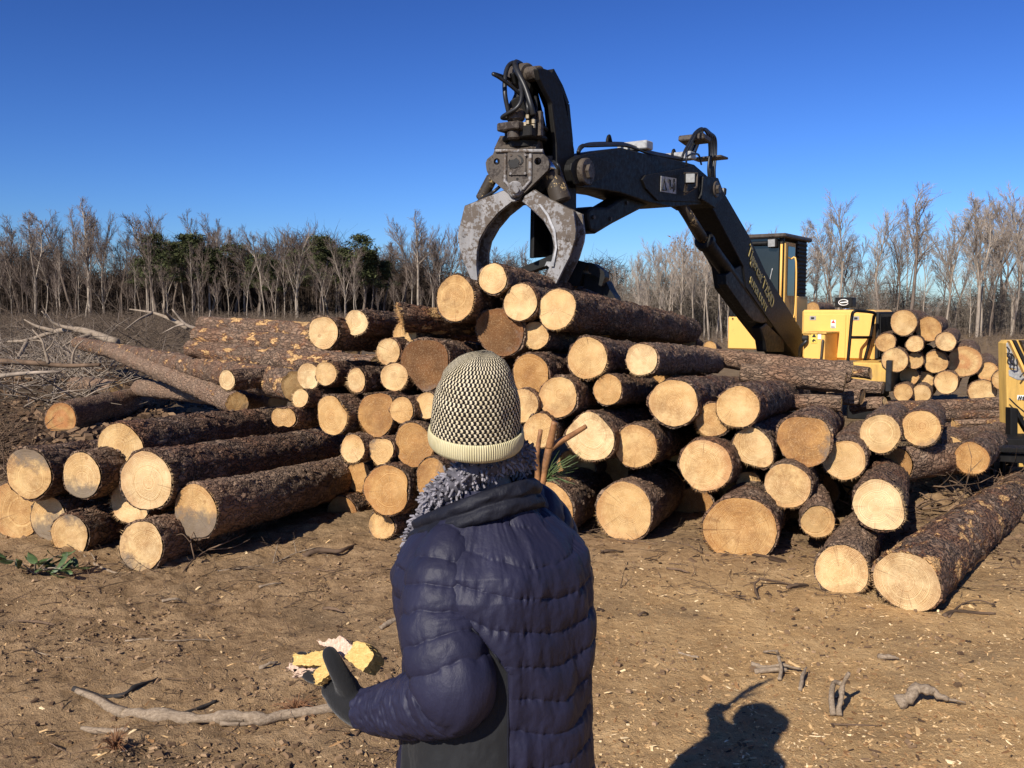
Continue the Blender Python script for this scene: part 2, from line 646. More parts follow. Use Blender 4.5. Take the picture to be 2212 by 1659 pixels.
def ground_z(X, Y):
    X, Y = np.asarray(X, float), np.asarray(Y, float)
    far = np.clip((Y - 9) / 10, 0, 1)
    z = .035 * fbm(X * .8, Y * .8, s=3, o=3) * (1 + far * 1.5)
    L = .35 + .65 * rough_left(X)
    z = z + L * (.016 * fbm(X * 4, Y * 4, s=9, o=3) + .030 * np.abs(fbm(X * 9, Y * 9, s=14, o=4)) * (vnoise(X * 2.2, Y * 2.2, s=5) * .5 + .6))
    z = z + L * .011 * fbm(X * 31, Y * 31, s=21, o=2)
    u = X * .35 - (Y - 4.2)
    z = z - .02 - .022 * rough_left(X) * (np.exp(-((u + .1 + .1 * vnoise(X, Y, s=61)) / .16) ** 2) + .8 * np.exp(-((u - .75 + .1 * vnoise(X, Y, s=62)) / .2) ** 2))
    # low ridge of scraped bark along the foot of the pile
    z = z + .022 * np.exp(-((Y - 6.35 + .12 * (X - 1)) / .35) ** 2) * np.clip((X + 1.2) / .6, 0, 1) * np.clip((2.4 - X) / .6, 0, 1)
    # debris bank behind the foremost logs on the right
    z = z + .30 * np.exp(-(((X - 3.6) / .9) ** 2 + ((Y - 8.1) / .8) ** 2)) * (1 + .4 * fbm(X * 5, Y * 5, s=31, o=3))
    # brush heap rise on the left
    z = z + .35 * far * np.clip((-X - 3.0) / 6, 0, 1) * (1 + .5 * fbm(X * .5, Y * .5, s=41, o=3))
    return z


gx = spaced(-700, 700, (-3.4, 3.4), .026)
gy = spaced(-90, 900, (2.2, 7.6), .026, 1.10)
GX, GY = np.meshgrid(gx, gy)
GZ = ground_z(GX, GY)
ground = obj('ground', np.stack([GX.ravel(), GY.ravel(), GZ.ravel()], -1), grid_quads(len(gy), len(gx)), M_DIRT)
tag(ground, 'brown dirt clearing with trampled wood chips', 'ground', kind='structure')
# ---------------------------------------------------------------- logs
def periodic(mults, n, phase=0.0):
    """smooth closed interpolation of radial multipliers"""
    k = len(mults)
    t = (np.arange(n) / n * k - phase) % k
    i = np.floor(t).astype(int)
    f = t - i
    m = np.array(mults, float)
    p0, p1, p2, p3 = m[(i - 1) % k], m[i % k], m[(i + 1) % k], m[(i + 2) % k]
    return .5 * (2 * p1 + (p2 - p0) * f + (2 * p0 - 5 * p1 + 4 * p2 - p3) * f ** 2 + (3 * p1 - p0 - 3 * p2 + p3) * f ** 3)


LOG_N = [0]


def make_log(c, axis, R, L, label, group, taper=.88, shape=None, tone=.35, stain=0.0, red=.2, lite=0.0, scar=.2, cut=None, na=72, asp=1.0, flare=0.0, face=True, bend=None, mat=None, name='log', knob=None):
    LOG_N[0] += 1
    k = LOG_N[0]
    r = random.Random(k * 71 + 5)
    axis = Vector(axis).normalized()
    root = empty(name, Vector(c))
    up = Vector((0, 0, 1))
    xl = axis.cross(up).normalized()
    zl = xl.cross(axis)
    root.rotation_euler = Matrix((xl, axis, zl)).transposed().to_euler()
    tag(root, label, 'log', group)
    dist = float(np.linalg.norm(np.asarray(c, float) - CAMP))
    if dist > 9:
        na = 48
    th = np.arange(na) / na * 2 * math.pi
    if shape is None:
        sh = 1 + .025 * np.cos(2 * th + r.uniform(0, 6)) + .018 * np.cos(3 * th + r.uniform(0, 6)) + .012 * np.cos(5 * th + r.uniform(0, 6))
    else:
        sh = periodic(shape, na)
        sh = sh + .01 * np.cos(5 * th + r.uniform(0, 6))
    round_ = 1 + .02 * np.cos(2 * th + r.uniform(0, 6))
    step = .028 if dist < 7.5 else .05
    nl = max(12, int(L / step))
    y = np.concatenate([[0, .006], np.linspace(.02, L - .01, nl), [L]])
    bx, bz = (r.uniform(-.03, .03), r.uniform(-.02, .02)) if bend is None else bend
    tt = (y / L)[:, None]
    sharp = np.exp(-y / (R * 2.2))[:, None]
    prof = sh[None, :] * sharp + (1 - sharp) * (1 + (sh.mean() - 1)) * round_[None, :]
    rad = R * prof * (1 - (1 - taper) * tt) * (1 + flare * np.exp(-y / (R * 1.5)))[:, None]
    rad[:, :] *= asp ** 0
    # bark plates
    U = th[None, :] * R / .042 + 0 * y[:, None]
    nu = max(6, int(round(2 * math.pi * R / .042)))
    U = (th / (2 * math.pi) * nu)[None, :] + 0 * y[:, None]
    Vv = y[:, None] / .10 + .35 * vnoise(U * .7, y[:, None] * 4 + 0 * U, s=k)
    e, val = cells(U, Vv, k)
    # keep the seam closed: blend the last sector with the first
    d = (np.clip(e, 0, .35) / .35 * .006 + (val - .5) * .011) * min(1.0, R / .13)
    bl = np.clip((th / (2 * math.pi) - .93) / .07, 0, 1)[None, :]
    d = d * (1 - bl) + d[:, :1] * bl
    d = d + .008 * fbm(np.cos(th)[None, :] * 2.2 + 0 * y[:, None], np.sin(th)[None, :] * 2.2 + y[:, None] * 0, y[:, None] * 5 + 0 * th[None, :], s=k, o=3)
    bark_t = min(.02, R * .085)
    rad = rad + d
    if knob is not None:
        for (ky, ka, kh, kw) in knob:
            da = np.angle(np.exp(1j * (th - ka)))[None, :]
            rad = rad + kh * np.exp(-((y[:, None] - ky) / kw) ** 2 - (da * R / kw) ** 2)
    ragged = .010 * fbm(np.cos(th) * 4, np.sin(th) * 4, s=k + 90, o=3)
    yy = y[:, None] + 0 * rad
    cx_, cz_ = (r.uniform(-.12, .12), r.uniform(-.10, .10)) if cut is None else cut
    skew = np.exp(-y / (R * 1.2))[:, None]
    yy = yy + skew * (-(np.cos(th)[None, :] * rad) * cx_ - (np.sin(th)[None, :] * rad) * cz_)
    yy[0] += .5 * np.abs(ragged)
    yy[1] += .3 * np.abs(ragged)
    cxo = (bx * np.sin(np.pi * y / L))[:, None]
    czo = (bz * np.sin(np.pi * y / L))[:, None]
    X = np.cos(th)[None, :] * rad + cxo
    Z = np.sin(th)[None, :] * rad + czo
    V = np.stack([X, yy, Z], -1).reshape(-1, 3)
    inner = np.stack([np.cos(th) * (R * sh * .93), yy[0] + .012, np.sin(th) * (R * sh * .93)], -1)
    rows = len(y)
    V = np.concatenate([inner, V])
    Q = grid_quads(rows + 1, na, True)[:, ::-1]
    if dist < 9.5:
        nf = int((260 if dist < 7.6 else 130) * R / .2 * L / 3)
        fl_t, fl_y = nrng.uniform(0, 6.283, nf), nrng.uniform(.02, L * .97, nf)
        ia = (fl_t / 6.283 * na).astype(int) % na
        iy = np.clip(np.searchsorted(y, fl_y), 0, rows - 1)
        base_ = np.stack([X[iy, ia], yy[iy, ia], Z[iy, ia]], -1)
        rad_ = np.stack([np.cos(fl_t), 0 * fl_t, np.sin(fl_t)], -1)
        tan_ = np.stack([-np.sin(fl_t), 0 * fl_t, np.cos(fl_t)], -1)
        lon_ = np.array([0, 1.0, 0])[None] + tan_ * nrng.normal(0, .3, (nf, 1))
        fl, fw = nrng.uniform(.02, .065, (nf, 1)), nrng.uniform(.008, .022, (nf, 1))
        lift = nrng.uniform(.003, .014, (nf, 1))
        q0 = base_ + rad_ * .001 - lon_ * fl / 2 - tan_ * fw
        q1 = base_ + rad_ * .002 - lon_ * fl / 2 * .7 + tan_ * fw
        q2 = base_ + rad_ * lift + lon_ * fl / 2 + tan_ * fw * .7
        q3 = base_ + rad_ * lift * .8 + lon_ * fl / 2 * .8 - tan_ * fw * 1.1
        FV = np.stack([q0, q1, q2, q3], 1).reshape(-1, 3)
        FQ = np.arange(nf * 4).reshape(-1, 4) + len(V)
        V = np.concatenate([V, FV])
        Q = [Q, FQ]
    bark = obj('bark', V, Q, mat or M_BARK, root)
    bark['seed'] = r.uniform(0, 40)
    bark['lite'] = float(lite) if lite else r.choice([0, .05, .15, .3, .5])
    bark['scar'] = min(1.25, float(scar) + r.choice([-.1, 0, .15, .3, .45]))
    # cut faces
    def disc(y0, rr, sgn, parent_y, tn, offx=0, offz=0, cxx=0, czz=0):
        rings = np.array([0.0, .2, .4, .6, .78, .9, .97, 1.0])
        V, F = [], []
        jit = 1 + .012 * fbm(np.cos(th) * 7, np.sin(th) * 7, s=k + 7, o=3)
        for q in rings:
            rad_ = rr * q * (jit if q > .8 else 1)
            x, z = np.cos(th) * rad_, np.sin(th) * rad_
            yb = .004 * fbm(x * 14, z * 14, s=k, o=3) + (-.004 if q < .95 else 0)
            V.append(np.stack([x + offx, y0 + sgn * yb - x * cxx - z * czz, z + offz], -1))
        V = np.concatenate(V)
        Q = grid_quads(len(rings), na, True)
        if sgn > 0:
            Q = Q[:, ::-1]
        return V, Q
    if face:
        V, Q = disc(-.004, R * sh * (1 - bark_t / R * .55), -1, 0, tone, cxx=cx_, czz=cz_)
        F = [Q[:, ::-1] if False else Q]
        # frayed splinters on part of the rim
        if dist < 9.5 and r.random() < .8:
            SV, SF = [], []
            a0 = r.choice([r.uniform(-1.6, .3), r.uniform(3.4, 5.4)])
            for q in range(r.randint(30, 90)):
                a = a0 + r.gauss(0, .45)
                i = int((a % (2 * math.pi)) / (2 * math.pi) * na) % na
                rr_ = R * sh[i] * .97
                ln = r.uniform(.005, .030) * (1.5 if r.random() < .2 else 1)
                wv = r.uniform(.0015, .004)
                ca, sa = math.cos(a), math.sin(a)
                px_, pz_ = ca * rr_, sa * rr_
                yb = -px_ * cx_ - pz_ * cz_ - .003
                b = len(SV)
                SV += [(px_ - sa * wv, yb, pz_ + ca * wv), (px_ + sa * wv, yb, pz_ - ca * wv), (ca * (rr_ + ln) + r.uniform(-.006, .006), yb - r.uniform(0, .01), sa * (rr_ + ln) + r.uniform(-.006, .006)), (px_, yb + .004, pz_)]
                SF += [[b, b + 1, b + 2], [b, b + 2, b + 3], [b + 1, b + 3, b + 2]]
            n0 = len(V)
            V = np.concatenate([V, np.array(SV)])
            F.append(np.array(SF) + n0)
        f = obj('cut_face', V, F, M_FACE, root)
        for key, v in (('radius', R), ('tone', tone), ('stain', stain), ('stain_dir', r.uniform(0, 6.28)), ('red', red), ('pith_x', r.uniform(-.16, .16) * R), ('pith_z', r.uniform(-.16, .16) * R), ('seed', r.uniform(0, 40)), ('blotch', r.choice([0, .2, .5, .9, 1.0])), ('heart', 1.0 if 'red blotched heart' in label or 'fresh orange end' in label else 0.0)):
            f[key] = float(v)
    V, Q = disc(L + .003, rad[-1] * .985, 1, 0, tone)
    f2 = obj('cut_face', V, Q, M_FACE, root)
    for key, v in (('radius', R * taper), ('tone', tone), ('stain', .2), ('stain_dir', r.uniform(0, 6.28)), ('red', .3), ('pith_x', .01), ('pith_z', .01), ('seed', r.uniform(0, 40))):
        f2[key] = float(v)
    return root


def axis_of(yaw, pitch=0.0):
    return (math.sin(RAD(yaw)) * math.cos(RAD(pitch)), math.cos(RAD(yaw)) * math.cos(RAD(pitch)), math.sin(RAD(pitch)))


def plog(px, py, r, Y, label, yaw=19, pitch=0, L=3.6, group='logs of the main pile', sd=None, **kw):
    """a log from its end face in the photo and its distance"""
    if group == GM and 6.35 < Y < 8.0:
        Y = 6.35 + (Y - 6.35) * .5
    Y = Y * 1.05
    if group in (GM, GL, 'logs deep inside the pile') and pitch == 0:
        pitch = -3.5
    kw['tone'] = kw.get('tone', .35) + rng.uniform(-.11, .11)
    c = at(px, py, Y)
    R = r * mpp(c)
    lo = c[2] - R
    if sd is not None:
        kw['stain_dir'] = sd
    return make_log(c, axis_of(yaw, pitch), R, L, label, group, **kw)


def hlog(p0, Y0, r0, p1, Y1, r1, label, group, **kw):
    """a log seen from the side: first end to second end"""
    a, b = at(*p0, Y0 * 1.05), at(*p1, Y1 * 1.05)
    R0, R1 = r0 * mpp(a), r1 * mpp(b)
    L = float(np.linalg.norm(b - a))
    return make_log(a, b - a, R0, L, label, group, taper=R1 / R0, **kw)


GM, GL, GS, GC, GR = ('logs of the main pile', 'logs laid out at the left of the pile', 'long scarred logs lying behind the left side', 'cross logs on the right of the pile', 'logs of the stack behind the loader')
# --- group on the left, ends towards the viewer
for a in [
    (62, 1023, 56, 6.15, 'log with a charred notch at its rim, upper leftmost of the left group', 12, 3.8, .36, .40, .45),
    (177, 1027, 51, 6.1, 'log with a grey muddy lower half, resting between two larger left logs', 13, 3.8, .30, .55, .1),
    (260, 967, 54, 6.35, 'clean pale log topping the left group, above the widest pale end', 14, 4.0, .26, .0, .15),
    (316, 1039, 67, 5.95, 'widest log of the left group, cream end with reddish rim, long bark barrel', 14, 4.0, .12, .0, .7),
    (285, 1078, 56, 6.2, 'cream log peeking out from under the widest end of the left group', 14, 3.4, .15, .0, .4),
    (36, 1100, 66, 6.45, 'large orange log end cut off by the left edge of the picture', 10, 3.2, .50, .15, .6),
    (106, 1120, 50, 6.3, 'grey weathered log end wedged between the orange one and a yellow one', 11, 3.4, .32, .85, .0),
    (151, 1157, 48, 6.05, 'yellow log end low behind the green leaf sprig', 13, 3.2, .30, .25, .2),
    (305, 1180, 54, 5.72, 'log on the dirt in front of the left group, crossed by a thin twig', 14, 3.4, .30, .30, .25),
    (423, 1105, 60, 5.9, 'half grey half tan log end with a long bark barrel nearest the jacket', 17, 2.7, .42, .65, .45),
]:
    px, py, r, Y, lb, yaw, L, tone, st, red = a
    plog(px, py, r, Y, lb, yaw, 0, L, GL, tone=tone, stain=st, red=red, taper=.92, scar=.25)

# --- long logs behind the left side
hlog((437, 699), 11.2, 15, (690, 722), 9.6, 24, 'topmost long log on the left with grey bark, running behind the pale ends', GS, lite=.4, scar=.85, tone=.3)
hlog((428, 722), 10.6, 18, (760, 760), 9.0, 27, 'long scarred log just below the topmost long one on the left', GS, lite=.35, scar=1.0, tone=.3)
hlog((412, 752), 10.6, 18, (820, 800), 8.4, 33, 'long log with torn yellow wood at its far tip, third of the long ones', GS, lite=.35, scar=1.0, tone=.3)
hlog((168, 741), 19.0, 13, (640, 835), 7.9, 33, 'longest tree-length log reaching far left, bark torn to orange wood in many spots', GS, lite=.35, scar=1.2, tone=.35)
plog(491, 821, 22, 8.05, 'small pale round stub set against the longest scarred log', 28, 0, 2.0, GS, tone=.12, lite=.3, scar=.5)
hlog((235, 755), 15.5, 15, (512, 872), 9.2, 24, 'smooth grey log sloping down across the left middle', GS, lite=.75, scar=.25, tone=.4)
plog(131, 905, 36, 12.0, 'lone log with a fresh orange end lying apart on the far left dirt', 2.2, 0, 6.5, GS, tone=.68, red=1.6, lite=.35, scar=.6, taper=.92)
hlog((160, 832), 15.5, 16, (250, 838), 14.5, 16, 'short grey log half hidden behind the lone orange-ended log', GS, lite=.9, scar=.2)
hlog((300, 838), 14, 17, (600, 872), 9.6, 20, 'dull brown log under the smooth grey sloping one', GS, lite=.8, scar=.3)
# --- middle of the pile
J1 = [1.0, 1.15, 1.08, .95, .92, 1.08, 1.22, 1.0]
for a in [
    # px, py, r, Y, label, yaw, L, tone, stain, red, shape
    (1065, 602, 34, 7.7, 'topmost small log of the bundle directly under the grapple', 22, 3.2, .18, 0, .3, None),
    (984, 645, 52, 7.55, 'large top log with a split notch at its bottom rim, left of the gripped bundle', 18, 3.0, .30, 0, .5, [.84, .9, 1.02, .92, .84, .92, 1.0, .9]),
    (1124, 653, 41, 7.6, 'top log with dark branch knots, between the smallest and the widest bundle logs', 22, 3.4, .24, 0, .25, None),
    (1203, 668, 46, 7.45, 'rightmost log of the gripped bundle, smooth round end and long dark barrel', 25, 4.2, .30, 0, .2, None),
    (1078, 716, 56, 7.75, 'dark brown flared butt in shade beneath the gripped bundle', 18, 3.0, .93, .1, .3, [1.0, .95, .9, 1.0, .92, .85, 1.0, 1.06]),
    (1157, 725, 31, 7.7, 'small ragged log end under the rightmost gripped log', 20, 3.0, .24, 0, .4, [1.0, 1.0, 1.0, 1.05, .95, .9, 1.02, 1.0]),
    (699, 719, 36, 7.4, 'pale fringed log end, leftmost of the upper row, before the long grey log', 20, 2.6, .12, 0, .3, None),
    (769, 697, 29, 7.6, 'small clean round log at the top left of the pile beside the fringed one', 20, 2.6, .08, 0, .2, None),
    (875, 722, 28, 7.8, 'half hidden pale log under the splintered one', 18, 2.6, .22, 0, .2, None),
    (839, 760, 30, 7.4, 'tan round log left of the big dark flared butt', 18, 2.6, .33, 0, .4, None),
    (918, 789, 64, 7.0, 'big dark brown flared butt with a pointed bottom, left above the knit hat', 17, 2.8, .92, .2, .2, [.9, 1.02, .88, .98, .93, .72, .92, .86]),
    (852, 814, 32, 7.15, 'round pinkish log under the tan one, beside the dark butt', 18, 2.6, .22, 0, .6, None),
    (666, 813, 30, 7.35, 'pale flat-faced log partly behind the small saw-marked one', 20, 2.6, .12, 0, .2, None),
    (704, 807, 27, 7.2, 'small saw-marked log in front of the pale flat-faced one', 20, 2.6, .40, 0, .2, None),
    (770, 821, 27, 7.1, 'narrow oval log with orange top and fringed foot in the left middle', 20, 2.6, .24, 0, .7, [.78, .9, 1.02, .9, .78, .92, 1.05, .95]),
    (649, 860, 21, 6.95, 'smallest fringed log at the left margin of the pile', 20, 2.4, .18, 0, .2, None),
    (719, 897, 47, 6.8, 'tan log with a deep notch on its upper right', 19, 2.6, .52, 0, .3, [.84, .72, .92, 1.02, .86, .92, .95, .90]),
    (812, 893, 52, 6.8, 'brown slanting butt with a crack, right of the notched log', 18, 2.6, .66, 0, .3, [.82, 1.02, .86, .84, .86, .9, 1.04, .92]),
    (868, 886, 29, 6.65, 'small round log with a broken knob beside the slanting brown butt', 18, 2.6, .40, 0, .3, None),
    (921, 876, 29, 6.75, 'tan log half covered by the left side of the hat', 18, 2.6, .30, 0, .3, None),
    (613, 905, 30, 6.75, 'half round log end just above a bark barrel at the left margin', 18, 2.4, .42, 0, .3, [1.0, 1.0, .75, 1.0, 1.0, .8, .5, .8]),
    (762, 969, 31, 6.5, 'small round log with a shaded upper left, under the notched one', 19, 2.6, .36, 0, .4, None),
    (823, 975, 31, 6.5, 'ragged crumbly small log end right of the shaded round one', 18, 2.6, .42, .1, .3, [.95, 1.05, .9, 1.05, .95, .85, 1.05, .9]),
    (897, 961, 52, 6.5, 'brown weathered butt with wavy grain, left of the brim of the hat', 17, 2.6, .72, .1, .2, [.82, .78, .95, 1.0, .86, .95, .98, .86]),
    (934, 1037, 52, 6.25, 'oblique brown log end tucked behind the fuzzy scarf', 14, 2.6, .60, .35, .2, [.70, .8, .98, .85, .7, .8, .95, .85]),
    (839, 1058, 58, 6.3, 'wide orange-brown butt with a notch in its right rim, low left of the jacket', 17, 2.6, .60, 0, .5, [.80, .92, .93, 1.0, 1.04, .95, .98, .95]),
    (825, 1136, 34, 6.45, 'lowest small log on the dirt left of the jacket', 18, 2.6, .42, .1, .3, [1.0, .85, .95, 1.0, 1.0, .95, .85, .9]),
    (1147, 810, 50, 7.0, 'rough brown log end right behind the crown of the hat', 19, 2.8, .58, .1, .3, [.82, .9, .95, .95, .8, .9, .95, .95]),
    (1128, 876, 38, 6.8, 'tan log mostly hidden by the right side of the hat', 19, 2.6, .30, 0, .3, None),
    (1165, 930, 38, 6.6, 'round log behind the forked stick, close to the brim of the hat', 19, 2.8, .36, 0, .3, None),
    (1205, 858, 46, 6.7, 'round log with one dark drying crack below its heart', 20, 3.0, .24, 0, .6, None),
    (1269, 774, 46, 7.0, 'very round smooth log, upper right of the hat', 21, 3.4, .28, 0, .2, None),
    (1386, 777, 37, 7.0, 'pale scalloped log end with three dark knots', 22, 3.2, .10, 0, .3, [1.0, 1.02, .95, 1.02, .98, 1.03, .93, .97]),
    (1313, 842, 34, 6.9, 'half shaded log beneath the very round smooth one', 21, 3.0, .42, 0, .3, None),
    (1455, 870, 53, 6.7, 'large ringed log with a single knot at its right rim', 22, 3.4, .32, 0, .3, None),
    (1594, 879, 47, 6.55, 'round log with a small knot low on its face, in front of the cross logs', 24, 3.6, .28, 0, .2, None),
    (1540, 907, 38, 6.75, 'tan log tucked between the large ringed log and one by the cross logs', 22, 3.0, .36, 0, .3, None),
    (1274, 946, 62, 6.5, 'fan shaped pale log with a pointed bottom, right of the forked stick', 20, 2.8, .10, 0, .2, [.95, .82, .95, .85, .92, .80, .80, .92]),
    (1373, 964, 49, 6.5, 'log with a bruised grey spot right of its heart, beside the fan shaped one', 21, 3.0, .32, .05, .3, None),
    (1524, 1005, 58, 6.3, 'log with a red rim and a star of knots at its heart', 22, 3.2, .34, 0, 1.2, None),
    (1626, 966, 48, 6.55, 'lens shaped log end in half shade with a pointed right tip', 22, 3.0, .22, 0, .2, [.9, .82, .92, .95, .92, .84, .85, 1.12]),
    (1736, 950, 63, 6.45, 'large weathered amber butt with a flat top', 22, 3.0, .62, .3, .1, [.92, .95, .80, .95, .92, .88, .98, 1.0]),
    (1824, 994, 45, 6.45, 'round log with a dark wet lower rim, right under the amber butt', 23, 3.0, .34, 0, .6, None),
    (1701, 1049, 50, 6.2, 'round tightly ringed log below the lens shaped one', 22, 3.0, .28, 0, .5, None),
    (1617, 1044, 27, 6.9, 'small dark log deep in shadow behind a pale splinter', 22, 2.6, .45, 0, .3, None),
    (1348, 1105, 66, 6.35, 'big ringed log on the dirt just right of the jacket', 20, 3.2, .32, 0, .6, None),
    (1597, 1146, 80, 5.9, 'widest yellow-brown butt on the dirt with a frayed lower left', 22, 3.2, .50, 0, .1, [1.02, 1.0, .93, .95, 1.0, .92, .88, .95]),
    (1896, 1090, 58, 5.75, 'cream log with a jagged drooping lip at its bottom right', 24, 2.6, .06, 0, .2, [.92, .9, 1.0, .95, .9, .92, .96, 1.12]),
    (1819, 1231, 57, 5.25, 'cream log on the dirt with an arched hollow at its bottom', 27, 2.8, .12, 0, .3, [.98, .98, .98, .98, 1.0, 1.02, .90, 1.03]),
    (1901, 937, 43, 7.1, 'round ringed log on the right below the cross logs', 25, 3.0, .30, .05, .2, None),
    (1989, 925, 41, 7.4, 'flat blotchy log end with a diagonal break line', 26, 3.2, .36, .15, .4, [1.0, 1.0, .95, 1.0, .95, .95, .98, 1.0]),
    (2048, 977, 37, 8.0, 'smooth tan log behind the debris bank on the right', 27, 3.2, .32, 0, .2, None),
]:
    px, py, r, Y, lb, yaw, L, tone, st, red, shp = a
    plog(px, py, r, Y, lb, yaw, 0, L, GM, tone=tone, stain=st, red=red, shape=shp, scar=.2 if Y > 6 else .35)
plog(1767, 1127, 37, 5.95, 'small round log set low with a short grey barrel rising behind it', 14, 3, 1.0, GM, tone=.36, scar=.1, lite=.3, cut=(0, .1))
plog(1956, 1255, 74, 4.98, 'largest cream log at the front right with a long torn bark barrel', 38, -1, 3.9, GM, tone=.08, red=.25, scar=.75, lite=.1, shape=[1.06, .98, .88, .90, 1.02, .95, .88, 1.02], taper=.93, cut=(.22, .05))
plog(2099, 990, 36, 7.6, 'orange sided log end hidden behind the black steel frame', 32, 0, 2.6, GM, tone=.5, red=.6)
plog(1178, 1106, 66, 6.5, 'dark barked log hidden behind the right shoulder of the jacket', 20, 0, 3.2, GM, tone=.4, scar=.5)
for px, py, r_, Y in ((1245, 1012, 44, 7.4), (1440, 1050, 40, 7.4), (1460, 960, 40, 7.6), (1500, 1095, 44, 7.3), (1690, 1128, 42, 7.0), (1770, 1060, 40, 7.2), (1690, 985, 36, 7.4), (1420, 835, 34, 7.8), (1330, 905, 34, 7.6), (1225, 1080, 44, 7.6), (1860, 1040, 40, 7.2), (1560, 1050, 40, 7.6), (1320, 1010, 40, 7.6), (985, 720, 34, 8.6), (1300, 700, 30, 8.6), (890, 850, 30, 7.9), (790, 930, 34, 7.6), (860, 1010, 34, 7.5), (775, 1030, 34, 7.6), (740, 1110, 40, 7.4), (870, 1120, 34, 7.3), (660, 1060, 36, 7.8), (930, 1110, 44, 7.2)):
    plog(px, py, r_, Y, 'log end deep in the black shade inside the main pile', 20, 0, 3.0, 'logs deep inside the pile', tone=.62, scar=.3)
spl = plog(866, 687, 30, 7.55, 'splintered log with a broken fibrous yellow end at the top left', 38, 0, 1.9, GM, tone=.3, scar=.9, shape=[1.0, .8, 1.1, .85, 1.2, .7, 1.05, .8], cut=(.9, .5))
SV, SF = [], []
r_ = random.Random(6)
Rs = 30 * mpp(at(866, 687, 7.3))
for k in range(240):
    a_, q_ = r_.uniform(0, 6.283), Rs * math.sqrt(r_.random())
    x_, z_ = math.cos(a_) * q_, math.sin(a_) * q_ * .85
    y0_ = -x_ * .9 - z_ * .5 + .03
    ln_ = r_.uniform(.015, .07) * (1.6 if r_.random() < .12 else 1)
    w_ = r_.uniform(.003, .009)
    b_ = len(SV)
    SV += [(x_ - w_, y0_, z_), (x_ + w_, y0_, z_ + r_.uniform(-.004, .004)), (x_, y0_ + .01, z_ + w_), (x_ + r_.gauss(0, .014), y0_ - ln_, z_ + r_.gauss(0, .012))]
    SF += [[b_, b_ + 1, b_ + 3], [b_ + 1, b_ + 2, b_ + 3], [b_ + 2, b_, b_ + 3]]
so_ = obj('splinters', SV, SF, M_FACE, spl, False)
for key, v in (('radius', .2), ('tone', .30), ('stain', .0), ('stain_dir', 0), ('red', .3), ('pith_x', .3), ('pith_z', .2), ('seed', 3.0)):
    so_[key] = float(v)
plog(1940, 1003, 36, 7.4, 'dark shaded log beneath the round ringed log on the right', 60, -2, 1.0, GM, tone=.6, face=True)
plog(1489, 741, 15, 10.5, 'tiny pale log end peeping over the back of the pile', 15, 0, 2.0, GM, tone=.1)
plog(1533, 752, 15, 10.0, 'tiny tan log end peeping over the pile next to the pale one', 15, 0, 2.0, GM, tone=.5)
hlog((1330, 700), 8.9, 30, (1470, 742), 11.2, 26, 'bark covered log lying behind the gripped bundle with peeling strips', GM, scar=.55, lite=.15)
# --- cross logs on the right
hlog((1836, 806), 9.4, 25, (1502, 765), 9.7, 17, 'long cross log with a torn yellow left tip, highest on the right', GC, lite=.55, scar=.6, tone=.2)
hlog((1826, 826), 8.6, 24, (1600, 808), 8.9, 21, 'cross log with pale torn patches, in front of the highest one', GC, lite=.45, scar=.8, tone=.3)
hlog((1818, 872), 8.3, 18, (1570, 858), 8.6, 16, 'low cross log whose end shows pale split wood', GC, lite=.3, scar=.7)
hlog((1880, 806), 9.6, 13, (1815, 806), 9.8, 13, 'short cross log with a split yellow top at the right end', GC, lite=.4, scar=1.3)
hlog((1908, 838), 9.2, 14, (1830, 828), 9.4, 13, 'short dark cross log end with a grey cut, behind the loader step', GC, lite=.5, scar=.2)
hlog((1862, 858), 8.9, 17, (1790, 850), 9.1, 16, 'stubby cross log end with grey bark under the short dark one', GC, lite=.5, scar=.3)
hlog((1912, 872), 9.0, 15, (1840, 880), 9.2, 14, 'lowest stubby cross log end near the platform', GC, lite=.6, scar=.3)
hlog((2172, 874), 11.2, 17, (1900, 882), 11.0, 16, 'long brown log lying sideways before the far stack', GC, lite=.35, scar=.6)
hlog((2173, 897), 10.4, 10, (2000, 903), 10.2, 9, 'thin brown log lying sideways under the long one', GC, lite=.3, scar=.5)
hlog((2172, 913), 9.8, 9, (2060, 916), 9.7, 8, 'thin pale peeled log lying lowest before the far stack', GC, lite=1.0, scar=1.6)
hlog((2160, 935), 8.9, 22, (2010, 960), 7.9, 26, 'bark covered log sloping behind the smooth tan end', GC, lite=.35, scar=.45)
# --- stack behind
for a in [
    (1952, 697, 28, 'topmost log of the far stack, largest at the upper left', .30),
    (2006, 711, 27, 'second log at the top of the far stack, right of the topmost one', .42),
    (2043, 738, 21, 'pale upper right log of the far stack', .22),
    (1976, 743, 18, 'small log under the two topmost ones of the far stack', .32),
    (1913, 740, 21, 'log of the far stack half hidden by the black radiator side', .34),
    (1933, 778, 27, 'broad tan log at the left edge of the far stack', .36),
    (1976, 779, 18, 'small yellow-hearted log in the middle of the far stack', .36),
    (2021, 782, 25, 'pinkish log at the heart of the far stack', .28),
    (2083, 781, 35, 'widest log of the far stack with a red blotched heart', .30),
    (2134, 803, 21, 'log right of the red-hearted one in the far stack', .36),
    (2166, 820, 22, 'log of the far stack cut off by the yellow post', .34),
    (1964, 813, 20, 'half shaded log low left in the far stack', .28),
    (1999, 820, 18, 'small low log between two shaded ones in the far stack', .34),
    (2044, 826, 25, 'low log of the far stack crossed by a thin twig', .36),
    (2122, 847, 28, 'lowest right log of the far stack above the long brown log', .34),
    (1951, 848, 20, 'lowest left log of the far stack', .40),
    (1990, 850, 20, 'lowest log of the far stack with a shaded top', .26),
]:
    px, py, r, lb, tone = a
    plog(px, py, r, 12.6 + rng.uniform(-.25, .25), lb, 27, 0, 3.5, GR, tone=tone, red=.5 if 'red' not in lb else 1.5, scar=.3, lite=.25)
